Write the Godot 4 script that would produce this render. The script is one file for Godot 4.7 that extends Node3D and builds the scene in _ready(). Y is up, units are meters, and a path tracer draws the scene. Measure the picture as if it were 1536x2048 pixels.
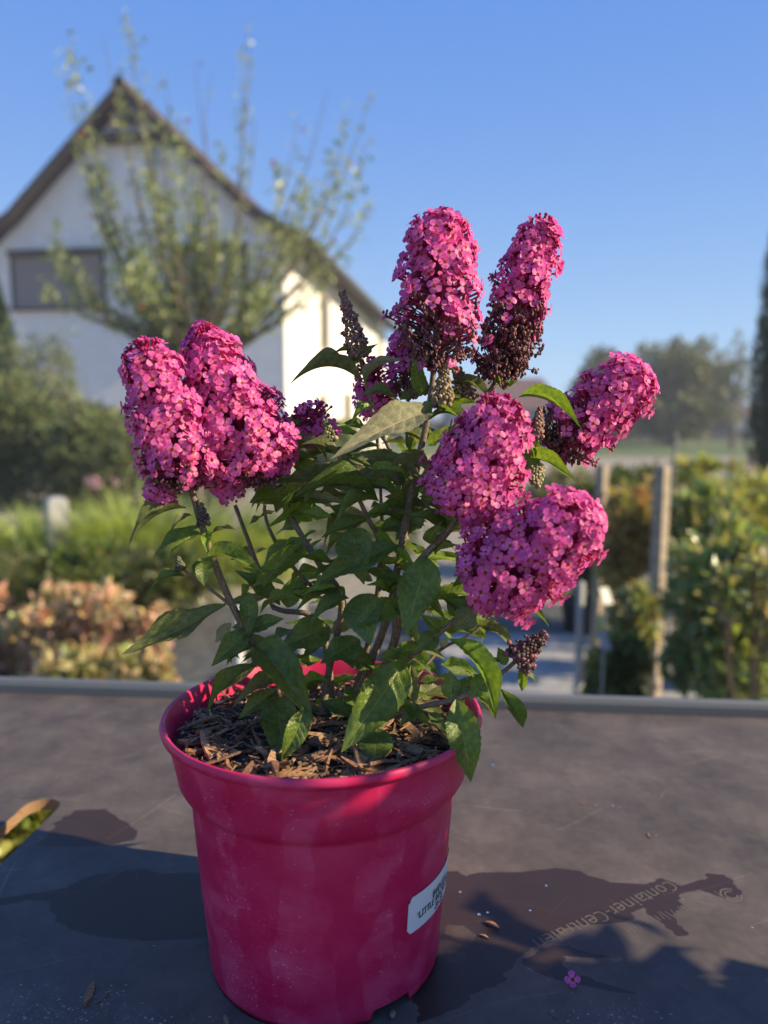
extends Node3D
# A pink-potted butterfly bush on a nursery trolley shelf, low sun from the right.

const F := 1500.0            # focal length in photograph pixels (1536 x 2048)
const PITCH := 0.1152        # camera looks 6.6 degrees down
const CAM := Vector3(0, 1.118, 0)
const TABLE := 0.792          # height of the shelf board
const POT := Vector3(-0.037, 0.792, -0.441)
const PS := 0.441            # forward distance of the plant's axis

var rng := RandomNumberGenerator.new()
var taken := {}
var M := {}

# ---------------------------------------------------------------- helpers
func lin(r: float, g: float, b: float) -> Color:
	return Color(r, g, b).linear_to_srgb()

func ray(px: float, py: float) -> Vector3:
	var x := (px - 768.0) / F
	var y := -(py - 1024.0) / F
	var c := cos(PITCH)
	var s := sin(PITCH)
	return Vector3(x, y * c - s, -c - y * s)

func pt(px: float, py: float, s: float) -> Vector3:      # a point at forward distance s
	var d := ray(px, py)
	return CAM + d * (s / -d.z)

func on(px: float, py: float, h: float) -> Vector3:      # a point on the level h
	var d := ray(px, py)
	return CAM + d * ((h - CAM.y) / d.y)

func numbered(called: String) -> String:
	if not taken.has(called):
		taken[called] = 0
		return called
	taken[called] += 1
	return "%s_%03d" % [called, taken[called]]

func tag(o: Node3D, label: String, category: String, group := "", kind := "") -> void:
	if label: o.set_meta("label", label)
	if category: o.set_meta("category", category)
	if group: o.set_meta("group", group)
	if kind: o.set_meta("kind", kind)

func thing(called: String, label: String, category: String, at := Vector3.ZERO, group := "") -> Node3D:
	var o := Node3D.new()
	o.name = numbered(called)
	add_child(o)
	o.position = at
	tag(o, label, category, group)
	return o

func part(called: String, mesh: Mesh, mat: Material, parent: Node, xf := Transform3D()) -> MeshInstance3D:
	var o := MeshInstance3D.new()
	o.name = numbered(called) if parent == self else called
	o.mesh = mesh
	o.material_override = mat
	o.transform = xf
	parent.add_child(o, true)
	return o

func rnd(a: float, b: float) -> float:
	return rng.randf_range(a, b)

class MB:
	var v := PackedVector3Array()
	var n := PackedVector3Array()
	var uv := PackedVector2Array()
	var c := PackedColorArray()
	var ix := PackedInt32Array()
	var col := Color(1, 1, 1)

	func tri(a: Vector3, b: Vector3, d: Vector3) -> void:
		var nn := (d - a).cross(b - a).normalized()
		var k := v.size()
		v.append_array([a, b, d])
		n.append_array([nn, nn, nn])
		uv.append_array([Vector2(0, 0), Vector2(1, 0), Vector2(1, 1)])
		c.append_array([col, col, col])
		ix.append_array([k, k + 1, k + 2])

	func quad(a: Vector3, b: Vector3, d: Vector3, e: Vector3) -> void:   # clockwise from the front
		var nn := (d - a).cross(b - a).normalized()
		var k := v.size()
		v.append_array([a, b, d, e])
		n.append_array([nn, nn, nn, nn])
		uv.append_array([Vector2(0, 0), Vector2(1, 0), Vector2(1, 1), Vector2(0, 1)])
		c.append_array([col, col, col, col])
		ix.append_array([k, k + 1, k + 2, k, k + 2, k + 3])

	func box(lo: Vector3, hi: Vector3, t := Transform3D()) -> void:
		var p: Array[Vector3] = []
		for i in 8:
			p.append(t * Vector3(hi.x if i & 1 else lo.x, hi.y if i & 2 else lo.y, hi.z if i & 4 else lo.z))
		quad(p[4], p[6], p[7], p[5])
		quad(p[1], p[3], p[2], p[0])
		quad(p[5], p[7], p[3], p[1])
		quad(p[0], p[2], p[6], p[4])
		quad(p[6], p[2], p[3], p[7])
		quad(p[0], p[4], p[5], p[1])

	# A sheet of (nu+1) x (nv+1) points, row by row along v, with smooth normals.
	func sheet(pts: PackedVector3Array, nu: int, nv: int, uvs := PackedVector2Array(), cols := PackedColorArray(), closed := false) -> void:
		var k := v.size()
		var w := nu + 1
		v.append_array(pts)
		for j in nv + 1:
			for i in w:
				var il := i - 1 if i > 0 else (nu - 1 if closed else 0)
				var ir := i + 1 if i < nu else (1 if closed else nu)
				var a := pts[j * w + ir] - pts[j * w + il]
				var b := pts[mini(j + 1, nv) * w + i] - pts[maxi(j - 1, 0) * w + i]
				n.append(a.cross(b).normalized())
				uv.append(uvs[j * w + i] if uvs.size() else Vector2(float(i) / nu, float(j) / nv))
				c.append(cols[j * w + i] if cols.size() else col)
		for j in nv:
			for i in nu:
				var q := k + j * w + i
				ix.append_array([q, q + w, q + 1, q + 1, q + w, q + w + 1])

	func tube(path: PackedVector3Array, radii: PackedFloat32Array, sides := 7) -> void:
		var pts := PackedVector3Array()
		var uvs := PackedVector2Array()
		var side := Vector3.ZERO
		var along := 0.0
		for j in path.size():
			var d := (path[mini(j + 1, path.size() - 1)] - path[maxi(j - 1, 0)]).normalized()
			if j == 0:
				side = d.cross(Vector3(0.31, 0.2, 0.93)).normalized()
			else:
				along += path[j].distance_to(path[j - 1])
				side = (side - d * side.dot(d)).normalized()
			var up := d.cross(side)
			for i in sides + 1:
				var a := TAU * i / sides
				pts.append(path[j] + (side * cos(a) + up * sin(a)) * radii[j])
				uvs.append(Vector2(float(i) / sides, along * 30.0))
		sheet(pts, sides, path.size() - 1, uvs, PackedColorArray(), true)

	func blob(at: Vector3, r: float, stretch := Vector3(1, 1, 1)) -> void:
		var k := v.size()
		var dirs := [Vector3(0, 1, 0), Vector3(0.89, 0.45, 0), Vector3(0.28, 0.45, 0.85), Vector3(-0.72, 0.45, 0.53), Vector3(-0.72, 0.45, -0.53), Vector3(0.28, 0.45, -0.85),
			Vector3(0.72, -0.45, 0.53), Vector3(-0.28, -0.45, 0.85), Vector3(-0.89, -0.45, 0), Vector3(-0.28, -0.45, -0.85), Vector3(0.72, -0.45, -0.53), Vector3(0, -1, 0)]
		for d: Vector3 in dirs:
			v.append(at + d * r * stretch)
			n.append(d)
			uv.append(Vector2(d.x, d.y))
			c.append(col)
		for i in 5:
			var a := k + 1 + i
			var b := k + 1 + (i + 1) % 5
			var e := k + 6 + i
			var f := k + 6 + (i + 1) % 5
			ix.append_array([k, a, b, a, e, b, b, e, f, k + 11, f, e])

	func done() -> ArrayMesh:
		var a := []
		a.resize(Mesh.ARRAY_MAX)
		a[Mesh.ARRAY_VERTEX] = v
		a[Mesh.ARRAY_NORMAL] = n
		a[Mesh.ARRAY_TEX_UV] = uv
		a[Mesh.ARRAY_COLOR] = c
		a[Mesh.ARRAY_INDEX] = ix
		var m := ArrayMesh.new()
		m.add_surface_from_arrays(Mesh.PRIMITIVE_TRIANGLES, a)
		return m

func mat(called: String, color: Color, rough := 0.6, back := Color(0, 0, 0), vertex := false) -> StandardMaterial3D:
	var m := StandardMaterial3D.new()
	m.resource_name = called
	m.albedo_color = color
	m.roughness = rough
	m.cull_mode = BaseMaterial3D.CULL_DISABLED
	m.vertex_color_use_as_albedo = vertex
	if back != Color(0, 0, 0):
		m.backlight_enabled = true
		m.backlight = back
	M[called] = m
	return m

func noise_tex(seed_: int, freq: float, lo: Color, hi: Color, size := 512, octaves := 4, as_normal := false, bump := 4.0) -> NoiseTexture2D:
	var f := FastNoiseLite.new()
	f.seed = seed_
	f.frequency = freq
	f.noise_type = FastNoiseLite.TYPE_SIMPLEX_SMOOTH
	f.fractal_octaves = octaves
	var t := NoiseTexture2D.new()
	t.width = size
	t.height = size
	t.seamless = true
	t.noise = f
	t.as_normal_map = as_normal
	t.bump_strength = bump
	if not as_normal:
		var g := Gradient.new()
		g.set_color(0, lo)
		g.set_color(1, hi)
		g.offsets = PackedFloat32Array([0.25, 0.75])
		t.color_ramp = g
	return t

func weathered(called: String, lo: Color, hi: Color, scale: float, rough: float, seed_: int, freq := 0.012, bump := 3.0) -> StandardMaterial3D:
	var m := mat(called, Color(1, 1, 1), rough)
	m.albedo_texture = noise_tex(seed_, freq, lo, hi)
	if bump > 0.0:
		m.normal_enabled = true
		m.normal_texture = noise_tex(seed_ + 1, freq * 4.0, lo, hi, 512, 4, true, bump)
		m.normal_scale = 0.6
	m.uv1_triplanar = true
	m.uv1_world_triplanar = true
	m.uv1_scale = Vector3.ONE * scale
	return m

# ---------------------------------------------------------------- main
func _ready() -> void:
	rng.seed = 20240917
	view_and_light()
	materials()
	setting()
	house()
	far_things()
	garden()
	shelf()
	pot_and_mulch()
	bush()
	small_things()

func view_and_light() -> void:
	var cam := Camera3D.new()
	cam.name = "camera"
	add_child(cam)
	cam.transform = Transform3D(Basis(Vector3.RIGHT, -PITCH), CAM)
	var at := CameraAttributesPhysical.new()
	at.frustum_focal_length = 12.0 / (1024.0 / F)
	at.frustum_focus_distance = 0.44
	at.frustum_near = 0.02
	at.frustum_far = 600.0
	at.exposure_aperture = 3.1
	cam.attributes = at
	cam.current = true

	var sky := ProceduralSkyMaterial.new()
	sky.sky_top_color = lin(0.047, 0.130, 0.37)
	sky.sky_horizon_color = lin(0.26, 0.40, 0.51)
	sky.sky_curve = 0.15
	sky.ground_bottom_color = lin(0.12, 0.11, 0.08)
	sky.ground_horizon_color = lin(0.25, 0.26, 0.24)
	sky.sun_angle_max = 1.0
	var env := Environment.new()
	env.background_mode = Environment.BG_SKY
	env.sky = Sky.new()
	env.sky.sky_material = sky
	env.tonemap_mode = Environment.TONE_MAPPER_LINEAR
	env.tonemap_exposure = 2.12
	env.fog_enabled = true
	env.fog_density = 0.0026
	env.fog_light_color = Color(0.93, 0.95, 1.0)
	env.sdfgi_enabled = true
	env.ssao_enabled = true
	env.ssil_enabled = true
	var we := WorldEnvironment.new()
	we.name = "world"
	we.environment = env
	add_child(we)

	var sun := DirectionalLight3D.new()
	sun.name = "sun"
	add_child(sun)
	var el := deg_to_rad(27.0)
	var az := deg_to_rad(10.0)
	var to := Vector3(cos(el) * cos(az), sin(el), cos(el) * sin(az))
	sun.look_at_from_position(to * 20.0, Vector3.ZERO)
	sun.light_energy = 1.4
	sun.light_color = Color(1.0, 0.92, 0.77)
	sun.light_angular_distance = 0.55
	sun.shadow_enabled = true

func leaf_image() -> ImageTexture:
	# midrib and side veins paler than the blade, with a mottled blade
	var w := 128
	var h := 256
	var im := Image.create(w, h, false, Image.FORMAT_RGB8)
	var f := FastNoiseLite.new()
	f.seed = 5
	f.frequency = 0.035
	for y in h:
		for x in w:
			var u := absf(x / (w - 1.0) * 2.0 - 1.0)
			var t := y / (h - 1.0)
			var vein := fposmod(t * 9.0 - u * 1.6 + 0.08 * f.get_noise_2d(x * 2.0, y), 1.0)
			vein = minf(vein, 1.0 - vein) * 2.0
			var pale := clampf(1.0 - vein / 0.16, 0.0, 1.0) * 0.35 * (1.0 - u * 0.6)
			pale = maxf(pale, clampf(1.0 - u / 0.06, 0.0, 1.0) * 0.7)
			var b := 0.80 + 0.16 * f.get_noise_2d(x, y) + 0.10 * f.get_noise_2d(x * 4.0, y * 4.0 + 99.0)
			im.set_pixel(x, y, Color(b + pale * 0.45, b + pale * 0.24, b + pale * 0.40))
	return ImageTexture.create_from_image(im)

func leaf_relief() -> ImageTexture:
	# sunken veins with the blade puffed up between them
	var w := 256
	var h := 512
	var im := Image.create(w, h, false, Image.FORMAT_L8)
	var f := FastNoiseLite.new()
	f.seed = 6
	f.frequency = 0.02
	for y in h:
		for x in w:
			var u := absf(x / (w - 1.0) * 2.0 - 1.0)
			var t := y / (h - 1.0)
			var vein := fposmod(t * 9.0 - u * 1.6 + 0.08 * f.get_noise_2d(x, y * 0.5), 1.0)
			vein = minf(vein, 1.0 - vein) * 2.0
			var b := 0.35 + 0.4 * sqrt(vein) * smoothstep(0.0, 0.15, u) + 0.14 * f.get_noise_2d(x * 3.0, y * 3.0) + 0.10 * f.get_noise_2d(x * 9.0, y * 9.0)
			im.set_pixel(x, y, Color(b, b, b))
	im.convert(Image.FORMAT_RGBA8)
	im.bump_map_to_normal_map(5.0)
	return ImageTexture.create_from_image(im)

func materials() -> void:
	var lt := leaf_image()
	var ln := leaf_relief()
	for d in [["leaf_green", lin(0.28, 0.41, 0.065), 0.26], ["leaf_deep", lin(0.22, 0.33, 0.066), 0.28], ["leaf_lime", lin(0.34, 0.52, 0.06), 0.38], ["leaf_pale", lin(0.52, 0.52, 0.30), 0.7], ["leaf_olive", lin(0.29, 0.33, 0.12), 0.5]]:
		var m := mat(d[0], d[1], d[2], Color(1, 1, 0.75))
		m.albedo_texture = lt
		m.normal_enabled = true
		m.normal_texture = ln
		m.normal_scale = 1.0
	var i := 0
	for c in [lin(1.0, 1.0, 1.0), lin(0.92, 0.90, 1.0), lin(1.0, 0.82, 0.88)]:
		mat("petal_%d" % i, c, 0.5, Color(1.0, 1.0, 1.0), true)
		i += 1
	mat("calyx", lin(1, 1, 1), 0.6, Color(0.3, 0.3, 0.3), true)
	var st := mat("stem", lin(1, 1, 1), 0.7)
	st.albedo_texture = noise_tex(31, 0.02, lin(0.10, 0.075, 0.045), lin(0.26, 0.19, 0.12))
	st.uv1_scale = Vector3(1, 1, 1)
	mat("tinted", lin(1, 1, 1), 0.65, Color(0, 0, 0), true)
	mat("foliage", lin(1, 1, 1), 0.34, Color(0.95, 0.95, 0.6), true)
	mat("foliage_wet", lin(1, 1, 1), 0.24, Color(0.95, 0.95, 0.6), true)
	mat("foliage_matt", lin(1, 1, 1), 0.8, Color(0.6, 0.6, 0.4), true)
	mat("white_metal", lin(0.62, 0.63, 0.62), 0.45)
	mat("pale_metal", lin(0.33, 0.33, 0.31), 0.5)
	mat("grey_metal", lin(0.15, 0.16, 0.16), 0.55).metallic = 0.2
	mat("glass", lin(0.06, 0.10, 0.15), 0.08).metallic_specular = 0.6
	weathered("bark", lin(0.08, 0.065, 0.05), lin(0.17, 0.14, 0.11), 1.5, 0.9, 11)
	weathered("render_white", lin(0.79, 0.765, 0.69), lin(0.85, 0.825, 0.75), 0.35, 0.9, 12)
	weathered("dark_timber", lin(0.045, 0.035, 0.03), lin(0.08, 0.06, 0.05), 0.8, 0.8, 14)
	weathered("roof_tile", lin(0.05, 0.036, 0.032), lin(0.09, 0.058, 0.048), 0.9, 0.85, 15)
	weathered("raw_wood", lin(0.25, 0.20, 0.14), lin(0.38, 0.31, 0.22), 3.0, 0.8, 16)
	weathered("grey_plastic", lin(0.25, 0.215, 0.195), lin(0.30, 0.26, 0.235), 0.9, 0.6, 17, 0.012, 0.0)

# ---------------------------------------------------------------- setting
func flat_patch(called: String, m: Material, corners: Array, y: float) -> MeshInstance3D:
	var b := MB.new()
	var p := PackedVector3Array()
	for c in corners:
		p.append(Vector3(c[0], y, c[1]))
	b.quad(p[0], p[1], p[2], p[3])
	var o := part(called, b.done(), m, self)
	o.set_meta("kind", "structure")
	return o

func setting() -> void:
	var gm := weathered("gravel", lin(0.20, 0.175, 0.13), lin(0.36, 0.32, 0.25), 0.8, 0.95, 21, 0.03, 6.0)
	flat_patch("ground", gm, [[-300, -500], [300, -500], [300, 60], [-300, 60]], 0.0)
	var cl := weathered("ground_cloth", lin(0.055, 0.055, 0.05), lin(0.10, 0.10, 0.09), 0.9, 0.9, 23, 0.02, 3.0)
	flat_patch("path", cl, [[-4.0, -4.6], [1.3, -4.6], [1.3, 0.8], [-4.0, 0.8]], 0.006)
	var gl := weathered("lawn_green", lin(0.06, 0.10, 0.025), lin(0.13, 0.17, 0.05), 0.3, 0.95, 25, 0.03, 6.0)
	flat_patch("lawn", gl, [[-60, -120], [120, -120], [120, -27], [-60, -27]], 0.006)
	var pv := weathered("paving_grey", lin(0.24, 0.235, 0.22), lin(0.33, 0.32, 0.30), 0.9, 0.9, 27, 0.02, 3.0)
	flat_patch("pavement", pv, [[0.3, -3.9], [1.45, -3.9], [1.35, -2.0], [0.2, -2.0]], 0.012)

# a gabled house whose front faces the camera and whose right wall is in the sun
func house() -> void:
	var yaw := -0.145
	var o := thing("white_house", "white rendered house with steep tiled gable roof behind the fruit tree", "house", Vector3(-2.45, 0, -18.3))
	o.rotation.y = yaw
	# local axes: x to the right along the gable, z towards the camera; the front right wall corner is the origin
	var wide := 7.4
	var deep := 17.0
	var eave := 5.45
	var ridge := 8.70
	var mid := -wide / 2
	var b := MB.new()
	b.quad(Vector3(-wide, 0, 0), Vector3(-wide, eave, 0), Vector3(0, eave, 0), Vector3(0, 0, 0))
	b.tri(Vector3(-wide, eave, 0), Vector3(mid, ridge, 0), Vector3(0, eave, 0))
	b.quad(Vector3(0, 0, -deep), Vector3(0, eave, -deep), Vector3(-wide, eave, -deep), Vector3(-wide, 0, -deep))
	b.tri(Vector3(0, eave, -deep), Vector3(mid, ridge, -deep), Vector3(-wide, eave, -deep))
	b.quad(Vector3(-wide, 0, -deep), Vector3(-wide, eave, -deep), Vector3(-wide, eave, 0), Vector3(-wide, 0, 0))
	part("wall", b.done(), M.render_white, o)
	b = MB.new()
	b.box(Vector3(0.003, 0, -deep), Vector3(0.08, eave, 0))
	part("wall", b.done(), M.render_white, o)
	# roof: two slabs that reach out at the gable and the eaves, the eave ends a little flatter
	for s in [-1.0, 1.0]:
		b = MB.new()
		var prof := [[0.0, ridge + 0.12], [3.0, ridge + 0.12 - 2.79], [3.75, eave + 0.16], [4.45, eave - 0.22]]
		for k in 3:
			var x0: float = mid + s * prof[k][0]
			var x1: float = mid + s * prof[k + 1][0]
			var y0: float = prof[k][1]
			var y1: float = prof[k + 1][1]
			var p := [Vector3(x0, y0, 0.42), Vector3(x1, y1, 0.42), Vector3(x1, y1, -deep - 0.6), Vector3(x0, y0, -deep - 0.6)]
			var h := Vector3(0, 0.24, 0)
			b.quad(p[0] + h, p[3] + h, p[2] + h, p[1] + h)
			b.quad(p[1], p[2], p[3], p[0])
			b.quad(p[0], p[0] + h, p[1] + h, p[1])
			if k == 2:
				b.quad(p[1], p[1] + h, p[2] + h, p[2])
		var rf := part("roof", b.done(), M.roof_tile, o)
		b = MB.new()
		for k in 3:
			var a := Vector3(mid + s * prof[k][0], prof[k][1] - 0.02, 0.45)
			var c := Vector3(mid + s * prof[k + 1][0], prof[k + 1][1] - 0.02, 0.45)
			var h := Vector3(0, 0.17, 0)
			b.quad(a, a + h, c + h, c)
			b.quad(a, c, c - Vector3(0, 0, deep + 1.3), a - Vector3(0, 0, deep + 1.3))
		part("verge_board", b.done(), M.dark_timber, rf)
	# ridge tiles
	for k in 14:
		b = MB.new()
		var path := PackedVector3Array([Vector3(mid, ridge + 0.36, 0.40 - k * 1.3), Vector3(mid, ridge + 0.36, -0.82 - k * 1.3)])
		b.tube(path, PackedFloat32Array([0.13, 0.12]), 8)
		part("ridge_tile", b.done(), M.roof_tile, o)
	# timber collar beam and the dark boarded gable tip
	b = MB.new()
	b.box(Vector3(mid - 0.95, 7.80, 0.02), Vector3(mid + 1.0, 7.97, 0.36))
	part("beam", b.done(), M.dark_timber, o)
	b = MB.new()
	for k in 6:
		var x0 := mid - 0.45 + k * 0.15
		var top0 := ridge - 0.08 - absf(x0 - mid) * 0.93
		var top1 := ridge - 0.08 - absf(x0 + 0.15 - mid) * 0.93
		b.quad(Vector3(x0 + 0.01, 8.18, 0.04), Vector3(x0 + 0.01, top0, 0.04), Vector3(x0 + 0.14, top1, 0.04), Vector3(x0 + 0.14, 8.18, 0.04))
	part("gable_boarding", b.done(), M.dark_timber, o)
	# windows: [x0, y0, x1, y1] on the gable
	for q in [[mid - 1.15, 6.5, mid - 0.5, 7.45], [mid + 0.4, 7.2, mid + 0.85, 7.72]]:
		window(o, q[0], q[1], q[2], q[3], false)
	shutter(o, mid - 3.2, 4.02, mid - 0.72, 5.28)
	shutter(o, mid + 1.0, 4.02, mid + 2.9, 5.28)
	for q in [[-4.6, 3.3, -3.7, 4.9], [-10.0, 3.3, -9.1, 4.9], [-4.2, 0.9, -3.5, 2.0], [-8.0, 0.1, -7.1, 2.2], [-13.0, 0.9, -12.2, 2.0]]:
		window(o, q[0], q[1], q[2], q[3], true)
	b = MB.new()
	b.tube(PackedVector3Array([Vector3(0.86, eave - 0.12, 0.4), Vector3(0.86, eave - 0.12, -deep - 0.5)]), PackedFloat32Array([0.07, 0.07]), 8)
	part("gutter", b.done(), M.grey_metal, o)
	# terrace post under the far eave
	b = MB.new()
	b.tube(PackedVector3Array([Vector3(0.55, 0, -12), Vector3(0.55, 5.2, -12)]), PackedFloat32Array([0.09, 0.09]), 8)
	part("downpipe", b.done(), M.grey_metal, o)

func window(o: Node3D, a0: float, y0: float, a1: float, y1: float, side: bool) -> void:
	# side: on the right wall, a is along z; else on the gable, a is along x
	var t := Transform3D(Basis(Vector3.UP, PI / 2), Vector3(0.09, 0, 0)) if side else Transform3D(Basis(), Vector3(0, 0, 0.004))
	if side:
		var k := a0
		a0 = -a1
		a1 = -k
	var b := MB.new()
	var w := 0.09
	b.box(Vector3(a0, y0, 0), Vector3(a0 + w, y1, 0.07), t)
	b.box(Vector3(a1 - w, y0, 0), Vector3(a1, y1, 0.07), t)
	b.box(Vector3(a0 + w, y0, 0), Vector3(a1 - w, y0 + w, 0.068), t)
	b.box(Vector3(a0 + w, y1 - w, 0), Vector3(a1 - w, y1, 0.068), t)
	b.box(Vector3((a0 + a1) / 2 - 0.03, y0 + w, 0), Vector3((a0 + a1) / 2 + 0.03, y1 - w, 0.06), t)
	var fr := part("window", b.done(), M.white_metal if not side else M.raw_wood, o)
	b = MB.new()
	b.box(Vector3(a0 + w, y0 + w, 0), Vector3(a1 - w, y1 - w, 0.03), t)
	part("pane", b.done(), M.glass, fr)

func shutter(o: Node3D, x0: float, y0: float, x1: float, y1: float) -> void:
	var b := MB.new()
	b.box(Vector3(x0, y1, 0.01), Vector3(x1, y1 + 0.12, 0.2))
	b.box(Vector3(x0, y0, 0.01), Vector3(x0 + 0.06, y1, 0.1))
	b.box(Vector3(x1 - 0.06, y0, 0.01), Vector3(x1, y1, 0.1))
	b.box(Vector3(x0 - 0.05, y0 - 0.06, 0.01), Vector3(x1 + 0.05, y0, 0.14))
	var fr := part("roller_shutter", b.done(), M.dark_timber, o)
	var n := 14
	for k in n:
		b = MB.new()
		var ya := y0 + (y1 - y0) * k / n
		b.box(Vector3(x0 + 0.06, ya + 0.006, 0.012), Vector3(x1 - 0.06, ya + (y1 - y0) / n - 0.006, 0.06))
		part("slat", b.done(), M.grey_plastic, fr)

# ---------------------------------------------------------------- foliage
func one_leaf(b: MB, at: Vector3, dir: Vector3, nor: Vector3, l: float, w: float) -> void:
	# a folded leaf of four triangles
	var side := dir.cross(nor).normalized()
	var tip := at + dir * l - nor * l * 0.15
	var m := at + dir * l * 0.45
	var lft := m - side * w * 0.5 + nor * w * 0.16
	var rgt := m + side * w * 0.5 + nor * w * 0.16
	var k := b.v.size()
	b.v.append_array([at, lft, m, rgt, tip])
	var n1 := (nor + side * 0.3).normalized()
	var n2 := (nor - side * 0.3).normalized()
	b.n.append_array([nor, n1, nor, n2, nor])
	b.uv.append_array([Vector2(0.5, 0), Vector2(0, 0.5), Vector2(0.5, 0.5), Vector2(1, 0.5), Vector2(0.5, 1)])
	b.c.append_array([b.col, b.col, b.col, b.col, b.col])
	b.ix.append_array([k, k + 1, k + 2, k, k + 2, k + 3, k + 1, k + 4, k + 2, k + 2, k + 4, k + 3])

func pick(colors: Array) -> Color:
	var a: Color = colors[rng.randi() % colors.size()]
	var d: Color = colors[rng.randi() % colors.size()]
	var k := rnd(0.8, 1.2)
	var x := a.lerp(d, rng.randf())
	return Color(x.r * k, x.g * k, x.b * k)

func unit() -> Vector3:
	var z := rnd(-1, 1)
	var a := rnd(0, TAU)
	var r := sqrt(1 - z * z)
	return Vector3(r * cos(a), z, r * sin(a))

# A leafy body of clumps inside an ellipsoid; bottoms may be cut.
func crown(radius: Vector3, clumps: int, per: int, leaf: float, slim: float, colors: Array, low := -1.0, clump_r := 0.3) -> ArrayMesh:
	var b := MB.new()
	for k in clumps:
		var d := unit()
		while d.y < low:
			d = unit()
		var at := d * pow(rng.randf(), 0.4) * rnd(0.75, 1.03)
		var tone := pick(colors)
		var cr := clump_r * rnd(0.6, 1.3)
		for q in per:
			var e := unit() * pow(rng.randf(), 0.45) * cr
			var p := (at + e) * radius
			b.col = Color(tone.r * rnd(0.8, 1.25), tone.g * rnd(0.8, 1.2), tone.b * rnd(0.8, 1.2))
			var grow := (at * 0.6 + e.normalized() * 0.5 + unit() * 0.7 + Vector3(0, 0.15, 0)).normalized()
			var nor := (unit() + Vector3(0, 0.8, 0) + at * 0.4)
			nor = (nor - grow * nor.dot(grow)).normalized()
			var l := leaf * rnd(0.65, 1.25)
			one_leaf(b, p, grow, nor, l, l * slim)
	return b.done()

func stems_mesh(radius: Vector3, drop: float, n: int, thick: float, col: Color) -> ArrayMesh:
	var b := MB.new()
	b.col = col
	for k in n:
		var d := unit()
		d.y = absf(d.y) * 0.7 + 0.2
		var tip := d * radius * 0.85
		var foot := Vector3(rnd(-0.12, 0.12) * radius.x, -drop, rnd(-0.12, 0.12) * radius.z)
		var midp := foot.lerp(tip, 0.5) + Vector3(rnd(-0.1, 0.1), rnd(0, 0.15), rnd(-0.1, 0.1)) * radius
		b.tube(PackedVector3Array([foot, foot.lerp(midp, 0.6), midp, midp.lerp(tip, 0.5), tip]), PackedFloat32Array([thick, thick * 0.9, thick * 0.7, thick * 0.5, thick * 0.25]), 5)
	return b.done()

# centre px, forward distance, half sizes in px; the foot stands on the ground
func shrub(called: String, label: String, group: String, px: float, py: float, s: float, rx: float, ry: float, clumps: int, per: int, leaf: float, slim: float, colors: Array, pot := 0.0, low := -1.0, glossy := true, category := "shrub", clump_r := 0.3) -> Node3D:
	var c := pt(px, py, s)
	var k := s / F
	var r := Vector3(rx * k, ry * k, rx * k * 0.8)
	var o := thing(called, label, category, Vector3(c.x, 0, c.z), group)
	part("foliage", crown(r, clumps, per, leaf, slim, colors, low, clump_r), (M.foliage_wet if called == "nursery_shrub" else M.foliage) if glossy else M.foliage_matt, o, Transform3D(Basis(), Vector3(0, c.y, 0)))
	part("stems", stems_mesh(r, c.y - pot * 0.8, 9, 0.004 + r.x * 0.006, Color(0.13, 0.09, 0.05)), M.tinted, o, Transform3D(Basis(), Vector3(0, c.y, 0)))
	if pot > 0.0:
		var b := MB.new()
		b.col = Color(0.02, 0.02, 0.022)
		var q := pot * 0.55
		b.tube(PackedVector3Array([Vector3(0, 0.013, 0), Vector3(0, 0.015, 0), Vector3(0, pot * 0.9, 0), Vector3(0, pot * 0.9, 0), Vector3(0, pot, 0), Vector3(0, pot * 0.9, 0)]), PackedFloat32Array([0.001, q * 0.8, q, q * 1.08, q * 1.08, 0.001]), 14)
		part("pot", b.done(), M.tinted, o)
	return o

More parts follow.
